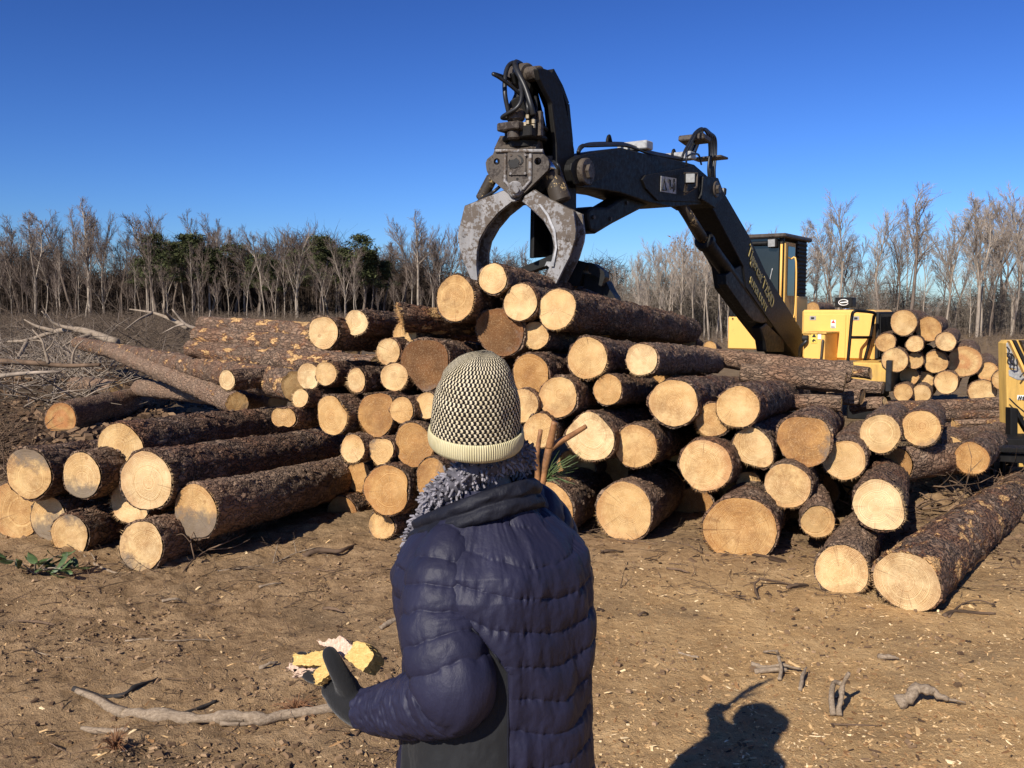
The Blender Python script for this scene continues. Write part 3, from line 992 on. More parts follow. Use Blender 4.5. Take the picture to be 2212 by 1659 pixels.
plog(1755, 668, 15, 17.5, 'lone log end showing above the engine housing', 25, 0, 3.0, GR, tone=.55)
# ---------------------------------------------------------------- machines
def paint(name, col, rough, wear, wear_col, grime=.5, scale=3.0):
    """worn machine paint: chips down to another colour, dust and oil streaks"""
    s = Sh(name)
    co = s.obj_co()
    n = s.noise(co, scale, 6, .65)
    n2 = s.noise(co, scale * 7, 5, .7)
    st = s.noise(s.mapping(co, (9, 9, 1.3)), 1.6, 4, .6)
    c = s.mix(s.ramp(st, [(.4, 0.0), (.75, grime)]), col, tuple(v * .35 + .01 for v in col))
    c = s.mix(s.ramp(n, [(.5, 0.0), (.8, grime)]), c, tuple(v * .6 + (.012 if sum(col) < .05 else .03) for v in col))
    m = s.math('ADD', s.math('MULTIPLY', n, .55), s.math('MULTIPLY', n2, .45))
    c = s.mix(s.ramp(m, [(.62 - wear, 0.0), (.66 - wear, 1.0)]), c, wear_col)
    nb = s.bump(n2, .004, .5)
    return s.done(c, s.ramp(n2, [(.3, rough - .12), (.7, rough + .15)]), nb, spec=.22)


M_BLACK = paint('black_paint', (.0055, .0052, .005), .55, -.02, (.04, .03, .024), .6)
M_BLACKSIDE = paint('dusty_black_paint', (.0085, .0075, .0065), .6, .02, (.035, .025, .019), .7, 5)
M_YEL = paint('yellow_paint', (.80, .455, .12), .5, -.02, (.20, .12, .05), .08, 4)
M_DYEL = paint('dirty_yellow_paint', (.62, .38, .10), .55, .0, (.12, .07, .03), .6, 6)
M_STEEL = paint('worn_steel', (.26, .25, .245), .5, .13, (.10, .078, .06), .75, 4.5)
M_RUST = paint('oily_steel', (.085, .068, .053), .5, .10, (.03, .022, .017), .8, 6)
M_LIN = plain('bare_liner_steel', (.34, .33, .32), .42, .5, .3, 12)
M_OLDY = paint('worn_yellow_cylinder', (.045, .035, .026), .5, .06, (.50, .36, .17), .4, 6)
M_HOSE = plain('rubber_hose', (.016, .016, .017), .42, 0, .3, 12)
M_CHROME = plain('chrome_rod', (.55, .56, .60), .22, 1.0, .1, 12)
M_FIT = plain('brass_fitting', (.42, .33, .20), .4, .7, .3, 20)
M_PALE = plain('aluminium_bracket', (.36, .36, .35), .5, .2, .25, 20)
M_GLASS = plain('dark_cab_glass', (.012, .014, .015), .12, 0, .2, 4, spec=.6)
M_VOID = plain('dark_louver', (.012, .011, .010), .7, 0, .3, 9)
M_LAMP = plain('lamp_lens', (.30, .30, .29), .2, 0, .15, 18)
M_TEXT = plain('pale_yellow_lettering', (.34, .26, .085), .5, 0, .2, 25)
M_DECAL = plain('faded_decal', (.36, .35, .34), .5, 0, .35, 18)
M_INK = plain('printed_black', (.02, .02, .02), .5, 0, .2, 10)
M_WHITE = plain('white_sticker', (.72, .72, .70), .5, 0, .12, 14)
M_RED = plain('red_print', (.55, .06, .04), .5, 0, .12, 14)
M_ORANGE = plain('warning_yellow', (.75, .55, .10), .5, 0, .12, 14)


def plate_mesh(outer, holes, thick):
    """flat plate with through holes, in its own x-y plane, from a 2D curve"""
    cu = bpy.data.curves.new('plate', 'CURVE')
    cu.dimensions = '2D'
    cu.fill_mode = 'BOTH'
    cu.extrude = thick / 2
    for loop in [outer] + list(holes):
        sp = cu.splines.new('POLY')
        sp.points.add(len(loop) - 1)
        for p, q in zip(sp.points, loop):
            p.co = (q[0], q[1], 0, 1)
        sp.use_cyclic_u = True
    o = bpy.data.objects.new('plate', cu)
    C.objects.link(o)
    dg = bpy.context.evaluated_depsgraph_get()
    me = bpy.data.meshes.new_from_object(o.evaluated_get(dg))
    bpy.data.objects.remove(o)
    bpy.data.curves.remove(cu)
    return me


def text_mesh(txt, thick=.002, bold=0.0):
    cu = bpy.data.curves.new('words', 'FONT')
    cu.body = txt
    cu.size = 1.0
    cu.extrude = thick
    cu.offset = bold
    o = bpy.data.objects.new('words', cu)
    C.objects.link(o)
    dg = bpy.context.evaluated_depsgraph_get()
    me = bpy.data.meshes.new_from_object(o.evaluated_get(dg))
    bpy.data.objects.remove(o)
    bpy.data.curves.remove(cu)
    n = len(me.vertices)
    V = np.zeros(n * 3)
    me.vertices.foreach_get('co', V)
    V = V.reshape(-1, 3)
    F = [list(p.vertices) for p in me.polygons]
    bpy.data.meshes.remove(me)
    V[:, 0] -= V[:, 0].min()
    return V, F


def plate_VF(outer, holes, thick):
    me = plate_mesh(outer, holes, thick)
    V = np.zeros(len(me.vertices) * 3)
    me.vertices.foreach_get('co', V)
    F = [list(p.vertices) for p in me.polygons]
    bpy.data.meshes.remove(me)
    return V.reshape(-1, 3), F


def circ(cx, cy, r, n=20):
    return [(cx + r * math.cos(2 * math.pi * i / n), cy + r * math.sin(2 * math.pi * i / n)) for i in range(n)]


def smooth_path(pts, n=6):
    pts = [np.array(p, float) for p in pts]
    P = [2 * pts[0] - pts[1]] + pts + [2 * pts[-1] - pts[-2]]
    out = []
    for i in range(1, len(P) - 2):
        for k in range(n):
            t = k / n
            out.append(.5 * (2 * P[i] + (P[i + 1] - P[i - 1]) * t + (2 * P[i - 1] - 5 * P[i] + 4 * P[i + 1] - P[i + 2]) * t * t + (3 * P[i] - P[i - 1] - 3 * P[i + 1] + P[i + 2]) * t ** 3))
    out.append(pts[-1])
    return np.array(out)


# loader frame: local y runs away along the boom, local x to the boom's near side
LA = -34.6
LX = np.array([math.cos(RAD(LA)), math.sin(RAD(LA)), 0])
LY = np.array([-math.sin(RAD(LA)), math.cos(RAD(LA)), 0])
LQ = np.array([4.27, 14.5, 0.0])
loader = empty('knuckleboom_loader', LQ, (0, 0, RAD(LA)))
tag(loader, 'yellow and black log loader holding its steel grapple over the log pile', 'log loader')


def loc(p):
    d = np.asarray(p, float) - LQ
    return np.array([d @ LX, d @ LY, d[2]])


def hit(px, py, O, N):
    d = ray(px, py)
    return CAMP + d * (((O - CAMP) @ N) / (d @ N))


def side(px, py, off=0.0):
    """local point of a photo point on the boom plane shifted by off towards the viewer"""
    return loc(hit(px, py, LQ + LX * off, LX))


def front(px, py, y):
    """local point of a photo point on a plane facing along the boom"""
    return loc(hit(px, py, LQ + LY * y, LY))


c5 = lambda x, y: (948.8 + x * .36771, 101.7 + y * .36771)
c4 = lambda x, y: (1558.7 + x * .3268, 406.6 + y * .3268)
c7 = lambda x, y: (1253.7 + x * .24513, 372.7 + y * .24513)
c8 = lambda x, y: (982.7 + x * .20425, 122 + y * .20425)


def side_prism(pts, off, thick, name, mat, parent=None, bevel=.012, conv=None, inset=0.0):
    P = [side(*(conv(*p) if conv else p), off) for p in pts]
    m = MB()
    m.prism([(q[1], q[2]) for q in P], thick, (off - thick / 2 - inset, 0, 0), (0, 1, 0), (0, 0, 1))
    return m.build(name, mat, parent or loader, False, bevel)


# main boom with the lettering
boom = side_prism([(1551, 392), (1618, 508), (1655, 588), (1744, 733), (1724, 778), (1663, 694), (1612, 622), (1606, 576), (1537, 446), (1528, 400)], .23, .46, 'main_boom', M_BLACKSIDE)
def text_on_side(txt, p0, p1, hgt, off, name, mat, parent, bold=.012):
    a, b = side(*p0, off), side(*p1, off)
    V, F = text_mesh(txt, .004, bold)
    ux = (b - a)
    ux[0] = 0
    Lx = np.linalg.norm(ux)
    ux /= Lx
    uy = np.cross(np.array([1.0, 0, 0]), ux)
    W = V[:, 0].max()
    P = a[None, :] + V[:, :1] / W * Lx * ux + V[:, 1:2] * hgt * uy + V[:, 2:3] * np.array([1.0, 0, 0])
    return obj(name, P, F, mat, parent, False)


text_on_side('Tigercat T250D', (1615, 548), (1668, 668), .25, .236, 'lettering', M_TEXT, boom)
text_on_side('SUPER DUTY', (1619, 610), (1655, 676), .155, .236, 'lettering', M_TEXT, boom)
side_prism([(1520, 380), (1552, 384), (1566, 420), (1545, 450), (1515, 430)], .26, .52, 'boom_joint', M_BLACK)
# stick boom
stick = side_prism([(770, 720), (775, 690), (790, 660), (830, 635), (930, 615), (1010, 600), (1070, 590), (1200, 622), (1420, 668), (1500, 690), (1580, 760), (1622, 800), (1612, 870), (1560, 925), (1360, 940), (1240, 915), (1060, 855), (900, 830), (810, 825), (782, 785)], .20, .40, 'stick_boom', M_BLACK, conv=c5)
side_prism([(1195, 778), (1215, 752), (1490, 702), (1590, 780), (1600, 860), (1555, 912), (1285, 903), (1215, 830)], .222, .026, 'side_plate', M_BLACKSIDE, stick, .006, c5)
side_prism([(772, 720), (780, 682), (800, 658), (835, 642), (912, 640), (1045, 692), (960, 770), (860, 806), (800, 806)], .22, .024, 'side_plate', M_BLACKSIDE, stick, .006, c5)
for (x, y, r, r2) in ((838, 735, .13, .07), (1600, 838, .10, .055)):
    m = MB()
    p = side(*c5(x, y), .2)
    m.cyl((-.30, p[1], p[2]), (.275, p[1], p[2]), r, 24, bev=.01)
    m.cyl((.275, p[1], p[2]), (.31, p[1], p[2]), r2, 6)
    m.build('pivot_pin', M_RUST, stick, False)
# warning plate, work lamps
def flat_on_side(pts, off, t, name, mat, parent, conv=c5):
    P = [side(*conv(*p), off) for p in pts]
    return MB().prism([(q[1], q[2]) for q in P], t, (off, 0, 0), (0, 1, 0), (0, 0, 1)).build(name, mat, parent)


dec = flat_on_side([(1303, 757), (1392, 772), (1390, 863), (1300, 848)], .228, .006, 'warning_plate', M_DECAL, stick)
m = MB()
def sp(x, y, off=.235):
    return side(*c5(x, y), off)
for path in ([(1308, 838), (1322, 775), (1335, 842), (1308, 838)], [(1346, 795), (1346, 778), (1358, 780), (1358, 838)], [(1358, 824), (1372, 827)], [(1378, 792), (1378, 850)], [(1384, 800), (1384, 840)]):
    m.tube([sp(*q) for q in path], .009, 5)
for q in ((1380, 783),):
    p = sp(*q)
    m.box(p, (.004, .05, .035))
m.build('warning_symbols', M_INK, dec)


def lamp(p, d, r, parent):
    """square work lamp at local point p facing d"""
    p, d = np.array(p, float), np.array(d, float)
    d /= np.linalg.norm(d)
    up = np.array([0, 0, 1.0])
    rt = np.cross(d, up)
    rt /= np.linalg.norm(rt)
    M = np.stack([rt, d, np.cross(rt, d)], 1)
    o = MB().box(p, (r * 2, r * 1.3, r * 2), M, r * .25).build('work_lamp', M_VOID, parent)
    MB().box(p + d * r * .66, (r * 1.6, r * .12, r * 1.6), M, r * .05).build('lens', M_LAMP, o)
    return o


lp = side(*c5(1474, 772), .33)
lamp(lp, (.45, -.9, -.05), .062, stick)
m = MB()
m.tube([side(*c5(1440, 740), .24), side(*c5(1515, 742), .30), side(*c5(1512, 822), .30), side(*c5(1440, 865), .24)], .012, 6)
m.tube([side(*c5(1455, 790), .30), side(*c5(1445, 850), .26)], .02, 6)
m.build('lamp_guard', M_RUST, stick)
lamp(side(*c5(1665, 850), -.25), (-.2, -.9, .1), .05, stick)
# hoses and steel lines on top of the stick boom
def hose(pts, r, name='hose', mat=M_HOSE, parent=None, n=6):
    return MB().tube(smooth_path(pts, n), r, 8).build(name, mat, parent or loader, True)


for dz, off in ((0, .10), (3, .02), (-4, -.06), (6, .16)):
    hose([side(*c5(815, 625 - dz), off), side(*c5(835, 588 - dz), off), side(*c5(890, 573 + dz), off), side(*c5(1060, 570 + dz), off), side(*c5(1130, 582 + dz), off), side(*c5(1260, 625 + dz), off), side(*c5(1440, 655 + dz), off)], .018, 'hydraulic_line', M_RUST if dz == 3 else M_HOSE, stick)
for (x, y) in ((1150, 585), (1410, 645)):
    p = side(*c5(x, y), .05)
    o = MB().box(p, (.36, .16, .09), None, .01).build('line_clamp', M_PALE, stick)
    p2 = side(*c5(x - 5, y - 4), .235)
for (x, y, x2, y2) in ((1000, 575, 998, 522), (1380, 645, 1378, 605)):
    m = MB()
    a, b = side(*c5(x, y), .0), side(*c5(x2, y2), .0)
    m.tube(smooth_path([a + (0, -.04, 0), b + (0, -.035, -.05), b, b + (0, .035, -.05), a + (0, .04, 0)], 5), .018, 8)
    m.build('lifting_eye', M_BLACK, stick, True)
for k, off in enumerate((.18, .12, .06, .0, -.06)):
    s_ = k * 16
    hose([side(*c5(1425 + s_, 655), off), side(*c5(1442 + s_, 610), off), side(*c5(1478 + s_ * .9, 545 - k * 3), off), side(*c5(1505 + s_ * .8, 500 - k * 5), off), side(*c5(1545 + s_ * .7, 478 + k * 6), off), side(*c5(1578 + s_ * .7, 520 + k * 4), off), side(*c5(1588 + s_ * .6, 620), off), side(*c5(1580 + s_ * .6, 720), off), side(*c5(1590 + s_ * .5, 800), off)], .0155, parent=boom)
p = side(*c5(1500, 543), .05)
MB().box(p, (.34, .22, .07), np.array(Matrix.Rotation(RAD(-8), 3, 'X')), .012).build('hose_clamp', M_RUST, boom)
p = side(*c5(1590, 655), .05)
MB().box(p, (.40, .24, .03), None, .008).build('hose_clamp', M_RUST, boom)
hose([side(*c5(1450, 700), .24), side(*c5(1460, 640), .26), side(*c5(1520, 630), .22), side(*c5(1540, 690), .2)], .012, parent=stick)
# cylinder between stick boom and tip boom
def cylinder(a, b, r, rod_to, rr, name, parent, mat=M_BLACK, rod_mat=M_CHROME, head=None):
    a, b = np.array(a, float), np.array(b, float)
    m = MB().cyl(a, b, r, 22, bev=.015)
    if head:
        t = (b - a) / np.linalg.norm(b - a)
        m.cyl(a - t * .02, a + t * head[0], head[1], 22, bev=.03)
    o = m.build(name, mat, parent, False)
    if rod_to is not None:
        MB().cyl(a, rod_to, rr, 16).build('piston_rod', rod_mat, o, True)
    return o


cyl_ = side_prism([(868, 968), (880, 948), (905, 936), (985, 938), (1060, 892), (1190, 820), (1240, 925), (1020, 1040), (928, 1096), (886, 1078), (872, 1010)], .11, .22, 'stick_cylinder', M_BLACK, conv=c5, bevel=.03)
MB().cyl(side(*c5(930, 1008), .0), side(*c5(790, 1066), .0), .038, 16).build('piston_rod', M_CHROME, cyl_, True)
for x, y in ((905, 1000), (1005, 1010), (1100, 915)):
    q = side(*c5(x, y), .11)
    MB().cyl((.10, q[1], q[2]), (.125, q[1], q[2]), .02, 8).build('bolt', M_RUST, cyl_)
cylinder(side(*c7(1085, 590), .12), side(*c7(1640, 1345), .12), .10, side(*c7(870, 255), .12), .068, 'lift_cylinder', loader, mat=M_BLACK, rod_mat=M_OLDY, head=(.12, .125))
side_prism([(1280, 900), (1440, 800), (1475, 1010), (1670, 1310), (1600, 1330), (1530, 1310), (1480, 1260), (1285, 985)], .21, .12, 'boom_gusset', M_BLACK, conv=c7)
side_prism([(1590, 1370), (1640, 1330), (1797, 1480), (1797, 1580), (1640, 1580), (1625, 1480)], .22, .15, 'boom_foot', M_BLACK, conv=c7)
# tip boom that hangs the grapple
tip = side_prism([(575, 125), (610, 122), (650, 135), (695, 182), (722, 245), (760, 420), (795, 600), (808, 800), (808, 950), (812, 1225), (690, 1235), (697, 900), (688, 560), (660, 330), (590, 190)], .13, .05, 'tip_boom', M_BLACKSIDE, conv=c5)
side_prism([(575, 125), (610, 122), (650, 135), (695, 182), (722, 245), (760, 420), (795, 600), (808, 800), (808, 950), (812, 1225), (690, 1235), (697, 900), (688, 560), (660, 330), (590, 190)], .13, .05, 'side_web', M_BLACK, tip, conv=c5, inset=.26)
pts = [(600, 150), (655, 250), (690, 345), (712, 560), (722, 900), (722, 1220)]
m = MB()
for a, b in zip(pts[:-1], pts[1:]):
    pa, pb = side(*c5(*a), .0), side(*c5(*b), .0)
    d = pb - pa
    Lb = np.linalg.norm(d)
    th_ = math.atan2(d[2], d[1])
    m.box((pa + pb) / 2, (.255, Lb, .05), np.array(Matrix.Rotation(th_, 3, 'X')))
m.build('rear_web', M_BLACK, tip)
# grapple plane, turned a little to the left of the viewer
GN = np.array([-.33, -.944, 0])
GO = at(1120, 400, 8.5)
GX_ = np.array([.944, -.33, 0])


def gp(px, py, d=0.0):
    """photo point on the grapple's front plane pushed back by d, in loader space"""
    return loc(hit(px, py, GO - GN * d, GN))


LGX = np.array([GX_ @ LX, GX_ @ LY, 0])
LGN = np.array([GN @ LX, GN @ LY, 0])


def g2(px, py):
    h = hit(px, py, GO, GN) - GO
    return (h @ GX_, h[2])


def gplace(V, depth):
    """plane coordinates (x, up, towards viewer) to loader space"""
    base = loc(GO)
    return base + V[:, :1] * LGX + V[:, 1:2] * np.array([0, 0, 1.0]) + (V[:, 2:3] - depth) * LGN


def gplate(pts, depth, thick, name, mat, parent, conv=c8, holes=(), bevel=.006):
    out = [g2(*conv(*p)) for p in pts]
    hs = []
    for (x, y, r) in holes:
        cx, cy = g2(*conv(x, y))
        hs.append(circ(cx, cy, r))
    V, F = plate_VF(out, hs, thick)
    o = obj(name, gplace(V, depth), F, mat, parent, False)
    if bevel:
        md = o.modifiers.new('bevel', 'BEVEL')
        md.width = bevel
        md.segments = 2
        md.limit_method = 'ANGLE'
        md.angle_limit = RAD(40)
    return o


HEAD = [(430, 990), (930, 990), (945, 1035), (990, 1080), (1005, 1130), (1000, 1180), (985, 1210), (720, 1470), (690, 1522), (620, 1522), (590, 1470), (380, 1290), (345, 1210), (335, 1130), (350, 1090), (385, 1060), (412, 1040)]
head = gplate(HEAD, 0, .05, 'grapple_head', M_RUST, loader, holes=((452, 1115, .030), (885, 1112, .034)))
gplate(HEAD, .34, .05, 'rear_plate', M_RUST, head, holes=((452, 1115, .030), (885, 1112, .034)))
m = MB()
a, b = gp(*c8(470, 1000), .17), gp(*c8(900, 1000), .17)
m.tube([a, b], .14, 4)
m.build('head_frame', M_RUST, head)
m = MB()
for path in ([(532, 1030), (530, 1320), (608, 1405)], [(800, 1030), (795, 1315), (718, 1405)], [(432, 998), (930, 998)]):
    m.tube([gp(*c8(*q), -.035) for q in path], .016, 8)
m.build('weld_rib', M_STEEL, head)
plac = gplate([(572, 1032), (580, 1022), (752, 1022), (762, 1032), (762, 1245), (750, 1258), (582, 1258), (572, 1246)], -.034, .014, 'placard', M_RUST, head, bevel=.003)
m = MB()
for (x, y) in ((592, 1042), (745, 1040), (588, 1238), (740, 1236)):
    m.cyl(gp(*c8(x, y), -.038), gp(*c8(x, y), -.05), .012, 8)
m.build('bolt', M_STEEL, plac)
gplate([(590, 1150), (592, 1120), (606, 1102), (640, 1098), (668, 1078), (676, 1092), (692, 1100), (700, 1120), (690, 1136), (690, 1162), (704, 1172), (672, 1176), (650, 1188), (612, 1184)], -.044, .008, 'emblem', M_VOID, plac, bevel=0)
gplate([(676, 1050), (712, 1058), (738, 1088), (740, 1122), (718, 1148), (696, 1152), (716, 1126), (718, 1098), (704, 1074)], -.044, .008, 'emblem', M_VOID, plac, bevel=0)
gplate([(584, 1150), (580, 1118), (596, 1094), (588, 1120), (592, 1152), (612, 1192), (600, 1188)], -.044, .008, 'emblem', M_VOID, plac, bevel=0)
m = MB()
p = c8(637, 1405)
m.cyl(gp(*p, .42), gp(*p, -.06), .075, 24, bev=.008)
m.cyl(gp(*p, -.06), gp(*p, -.10), .062, 6)
m.cyl(gp(*p, -.10), gp(*p, -.125), .034, 14)
m.build('tine_pin', M_STEEL, head)
MB().cyl(gp(*c8(660, 1295), -.024), gp(*c8(660, 1295), -.03), .012, 12).build('grease_hole', M_VOID, head)
# tines: two side plates with a bright liner between them
LT = [(385, 845), (300, 878), (222, 910), (155, 936), (125, 1060), (115, 1110), (125, 1180), (150, 1262), (195, 1368), (230, 1372), (222, 1280), (225, 1200), (240, 1130), (285, 1050), (350, 972), (430, 908), (462, 906), (432, 882)]
RT = [(560, 842), (640, 892), (722, 932), (792, 962), (806, 1080), (800, 1130), (770, 1230), (738, 1292), (690, 1390), (606, 1398), (640, 1330), (668, 1250), (682, 1172), (667, 1100), (622, 1022), (560, 962), (492, 906), (510, 876)]
for pts, nin in ((LT, (9, 17)), (RT, (9, 17))):
    t = gplate(pts, .0, .05, 'grapple_tine', M_STEEL, head, c5, bevel=.008)
    gplate(pts, .30, .05, 'tine_plate', M_STEEL, t, c5, bevel=.008)
    inner = pts[nin[0]:nin[1] + 1]
    outer = [pts[i] for i in range(0, 10)]
    for nm, seq, mt in (('inner_liner', inner, M_LIN), ('outer_web', outer, M_RUST)):
        m = MB()
        V = []
        for q in seq:
            V.append(gp(*c5(*q), .02))
            V.append(gp(*c5(*q), .28))
        F = [[2 * i, 2 * i + 2, 2 * i + 3, 2 * i + 1] for i in range(len(seq) - 1)]
        m.add(V, F)
        o = m.build(nm, mt, t)
        sm = o.modifiers.new('solid', 'SOLIDIFY')
        sm.thickness = .02
        sm.offset = 0
    x, y = (150, 1098) if pts is LT else (757, 1121)
    MB().cyl(gp(*c5(x, y), .0), gp(*c5(x, y), -.032), .032, 18, bev=.004).build('pin_cap', M_STEEL, t)
gplate([(590, 925), (604, 925), (650, 985), (690, 1080), (700, 1180), (680, 1290), (664, 1290), (690, 1180), (678, 1085), (640, 995)], -.035, .02, 'wear_strip', M_LIN, head, c5, bevel=.003)
cylinder(gp(*c8(400, 1270), .17), gp(*c8(270, 1520), .17), .055, gp(*c8(440, 1120), .17), .035, 'tine_cylinder', head, M_OLDY)
cylinder(gp(*c8(1020, 1230), .17), gp(*c8(1130, 1540), .17), .095, gp(*c8(940, 1110), .17), .06, 'tine_cylinder', head, M_OLDY)
hose([gp(*c8(480, 1370), .05), gp(*c8(410, 1430), .0), gp(*c8(330, 1480), .05), gp(*c8(250, 1530), .1)], .016, parent=head)
hose([gp(*c8(1040, 1110), .1), gp(*c8(1090, 1150), .05), gp(*c8(1100, 1230), .1), gp(*c8(1070, 1290), .17)], .014, parent=head)
# rotator
rot = MB()
ce = lambda x, y, d=.17: gp(*c8(x, y), d)
rot.cyl(ce(735, 985), ce(735, 900), .155, 28, bev=.01)
rot.cyl(ce(740, 905), ce(740, 850), .21, 28, bev=.015)
rot.cyl(ce(742, 850), ce(742, 790), .19, 28, bev=.008)
rot.cyl(ce(742, 795), ce(742, 752), .215, 28, bev=.012)
rot.box(ce(742, 800, .0), (.20, .10, .10), None, .01)
rot = rot.build('rotator', M_BLACKSIDE, head)
m = MB()
m.cyl(ce(640, 690, .0), ce(640, 560, .0), .085, 20, bev=.02)
m.cyl(ce(625, 880, -.02), ce(625, 780, -.02), .062, 20, bev=.015)
m.box(ce(605, 748, -.02), (.24, .16, .075), None, .012)
m.build('rotator_motor', M_RUST, rot)
m = MB()
for (x, y) in ((768, 640), (770, 700), (830, 690), (828, 740), (740, 720)):
    m.cyl(ce(x, y + 18, -.02), ce(x, y - 22, -.02), .022, 6)
m.build('hose_fitting', M_FIT, rot)
MB().box(ce(898, 712, .05), (.05, .05, .22), None, .005).build('bracket_tab', M_RUST, rot)
# link to the boom tip
lk = MB()
lk.cyl(ce(680, 545, .0), ce(680, 545, .30), .10, 20, bev=.01)
lk.tube([ce(682, 560, .15), ce(720, 420, .2), ce(745, 200, .28)], [.10, .085, .11], 10)
lk = lk.build('hanger_link', M_BLACKSIDE, head)
m = MB()
p0, p1 = ce(625, 205, .30), ce(900, 180, .12)
m.cyl(p0, p0 + (p1 - p0) * .55, .105, 22, bev=.012)
m.cyl(p0 + (p1 - p0) * .55, p1, .07, 18, bev=.01)
m.cyl(p1, p1 + (p1 - p0) * .08, .045, 6)
m.build('hanger_pin', M_RUST, lk)
# hoses at the grapple
hh = lambda L, r=.021: hose([ce(x, y, d) for x, y, d in L], r, parent=head)
hh([(590, 680, -.05), (560, 560, -.08), (530, 400, -.1), (530, 230, -.05), (560, 110, .05), (620, 65, .15), (690, 75, .25), (740, 130, .3)])
hh([(830, 620, -.03), (800, 500, -.05), (740, 320, -.02), (670, 180, .02), (635, 90, .1), (650, 60, .2), (700, 85, .3)], .026)
hh([(560, 655, -.02), (500, 650, -.05), (530, 620, -.1), (640, 555, -.12), (695, 480, -.1), (705, 380, -.05), (690, 260, .05)], .019)
hh([(690, 400, -.02), (600, 320, -.1), (480, 230, -.2), (405, 185, -.25), (470, 200, -.1), (580, 245, .1), (660, 320, .2)], .017)
hh([(768, 620, -.02), (770, 540, -.04), (740, 450, .0), (700, 330, .05), (690, 200, .1)], .017)
hh([(830, 720, .0), (836, 640, .0), (860, 540, .1), (850, 430, .2)], .017)
# heel below the tip boom: toothed saddle and two arms
heel = empty('heel', (0, 0, 0))
heel.parent = loader
hd = .62
gplate([(545, 1232), (600, 1215), (680, 1225), (800, 1255), (760, 1300), (740, 1395), (600, 1395), (560, 1340), (565, 1300), (530, 1290), (545, 1270)], hd, .24, 'heel_plate', M_BLACK, heel, c5)
tz = [(532, 1275), (545, 1268), (560, 1280), (575, 1264), (590, 1282), (606, 1268), (620, 1284), (636, 1268), (655, 1284), (650, 1250), (545, 1245)]
gplate(tz, hd - .14, .05, 'heel_teeth', M_LIN, heel, c5, bevel=0)
gplate([(600, 1198), (575, 1202), (385, 1282), (392, 1300), (430, 1310), (600, 1250)], hd - .05, .2, 'heel_arm', M_BLACK, heel, c5)
gplate([(800, 1250), (830, 1258), (895, 1306), (900, 1342), (880, 1398), (862, 1390), (868, 1350), (800, 1312)], hd - .05, .2, 'heel_arm', M_BLACK, heel, c5)
gplate([(760, 1315), (800, 1320), (890, 1365), (915, 1420), (945, 1465), (948, 1500), (905, 1490), (840, 1440), (745, 1405)], hd + .1, .25, 'heel_arm', M_BLACK, heel, c5)

# cab
cx0, cx1, cy0, cy1 = -1.15, -.25, .70, 1.95
czt = front(1632, 514, cy0)[2]
czm = front(1610, 684, cy0)[2]
czb = 1.02
cab = empty('cab', (0, 0, 0))
cab.parent = loader
m = MB()
m.box(((cx0 + cx1) / 2, (cy0 + cy1) / 2, (czm + czb) / 2), (cx1 - cx0 + .06, cy1 - cy0, czm - czb), None, .02)
m.build('cab_body', M_YEL, cab)
m = MB()
for x in (cx0 + .03, cx1 - .03):
    for y in (cy0 + .03, cy1 - .03):
        m.box((x, y, (czm + czt) / 2), (.07, .07, czt - czm - .004), None, .012)
m.box(((cx0 + cx1) / 2, cy1 - .03, (czm + czt) / 2), (cx1 - cx0 - .1, .05, czt - czm - .01))
m.build('corner_post', M_BLACK, cab)
m = MB()
m.box(((cx0 + cx1) / 2, (cy0 + cy1) / 2, czt + .02), (cx1 - cx0 + .14, cy1 - cy0 + .2, .07), None, .02)
m.build('cab_roof', M_RUST, cab)
MB().box(((cx0 + cx1) / 2, cy0 + .01, (czm + czt) / 2), (cx1 - cx0 - .14, .03, czt - czm - .02)).build('windscreen', M_GLASS, cab)
m = MB()
for x in np.linspace(cx0 + .06, cx1 - .06, 8):
    m.cyl((x, cy0 - .03, czm - .03), (x, cy0, czm - .03), .012, 6)
for z in np.linspace(czm + .06, czt - .1, 9):
    m.cyl((cx1 - .03, cy0 - .02, z), (cx1 - .03, cy0, z), .012, 6)
for x in np.linspace(cx0 + .05, cx1 - .02, 5):
    m.cyl((x, cy0 - .02, 1.0), (x, cy0, 1.0), .014, 6)
m.build('bolt', M_RUST, cab)
dr = MB().box((cx1 + .012, cy0 + .30, (czm + czt) / 2 - .05), (.03, .52, czt - czm - .05), None, .01).build('door', M_DYEL, cab)
MB().box((cx1 + .032, cy0 + .32, (czm + czt) / 2 + .1), (.012, .36, czt - czm - .5)).build('window', M_GLASS, dr)
m = MB()
for y in (.30,):
    m.tube(smooth_path([(cx1 + .03, cy0 + y, czt - .35), (cx1 + .12, cy0 + y, czt - .40), (cx1 + .12, cy0 + y, czm + .05), (cx1 + .03, cy0 + y, czm)], 4), .014, 8)
m.tube([(cx1 - .02, cy0 - .03, czt - .12), (cx1 - .02, cy0 - .03, czm + .02)], .020, 8)
m.build('handrail', M_YEL, dr, True)
lv = MB().box((cx1 + .01, cy0 + .92, (czm + czt) / 2 + .16), (.03, .50, .92)).build('louver', M_VOID, cab)
m = MB()
for i in range(13):
    z = (czm + czt) / 2 - .25 + i * .068
    m.box((cx1 + .035, cy0 + .92, z), (.02, .48, .022), np.array(Matrix.Rotation(RAD(30), 3, 'Y')))
m.build('louver_slat', M_BLACK, lv)
MB().box((cx1 - .01, cy0 + .95, czm - .05), (.10, .62, .8), None, .015).build('cab_side', M_YEL, cab)
lamp((cx1 - .16, cy0 - .06, czt - .10), (-.1, -1, -.1), .075, cab)
MB().tube([(cx0 + .15, cy0 - .06, czt - .1), (cx1 - .25, cy0 - .06, czt - .1)], .035, 8).build('lamp_bar', M_BLACK, cab)
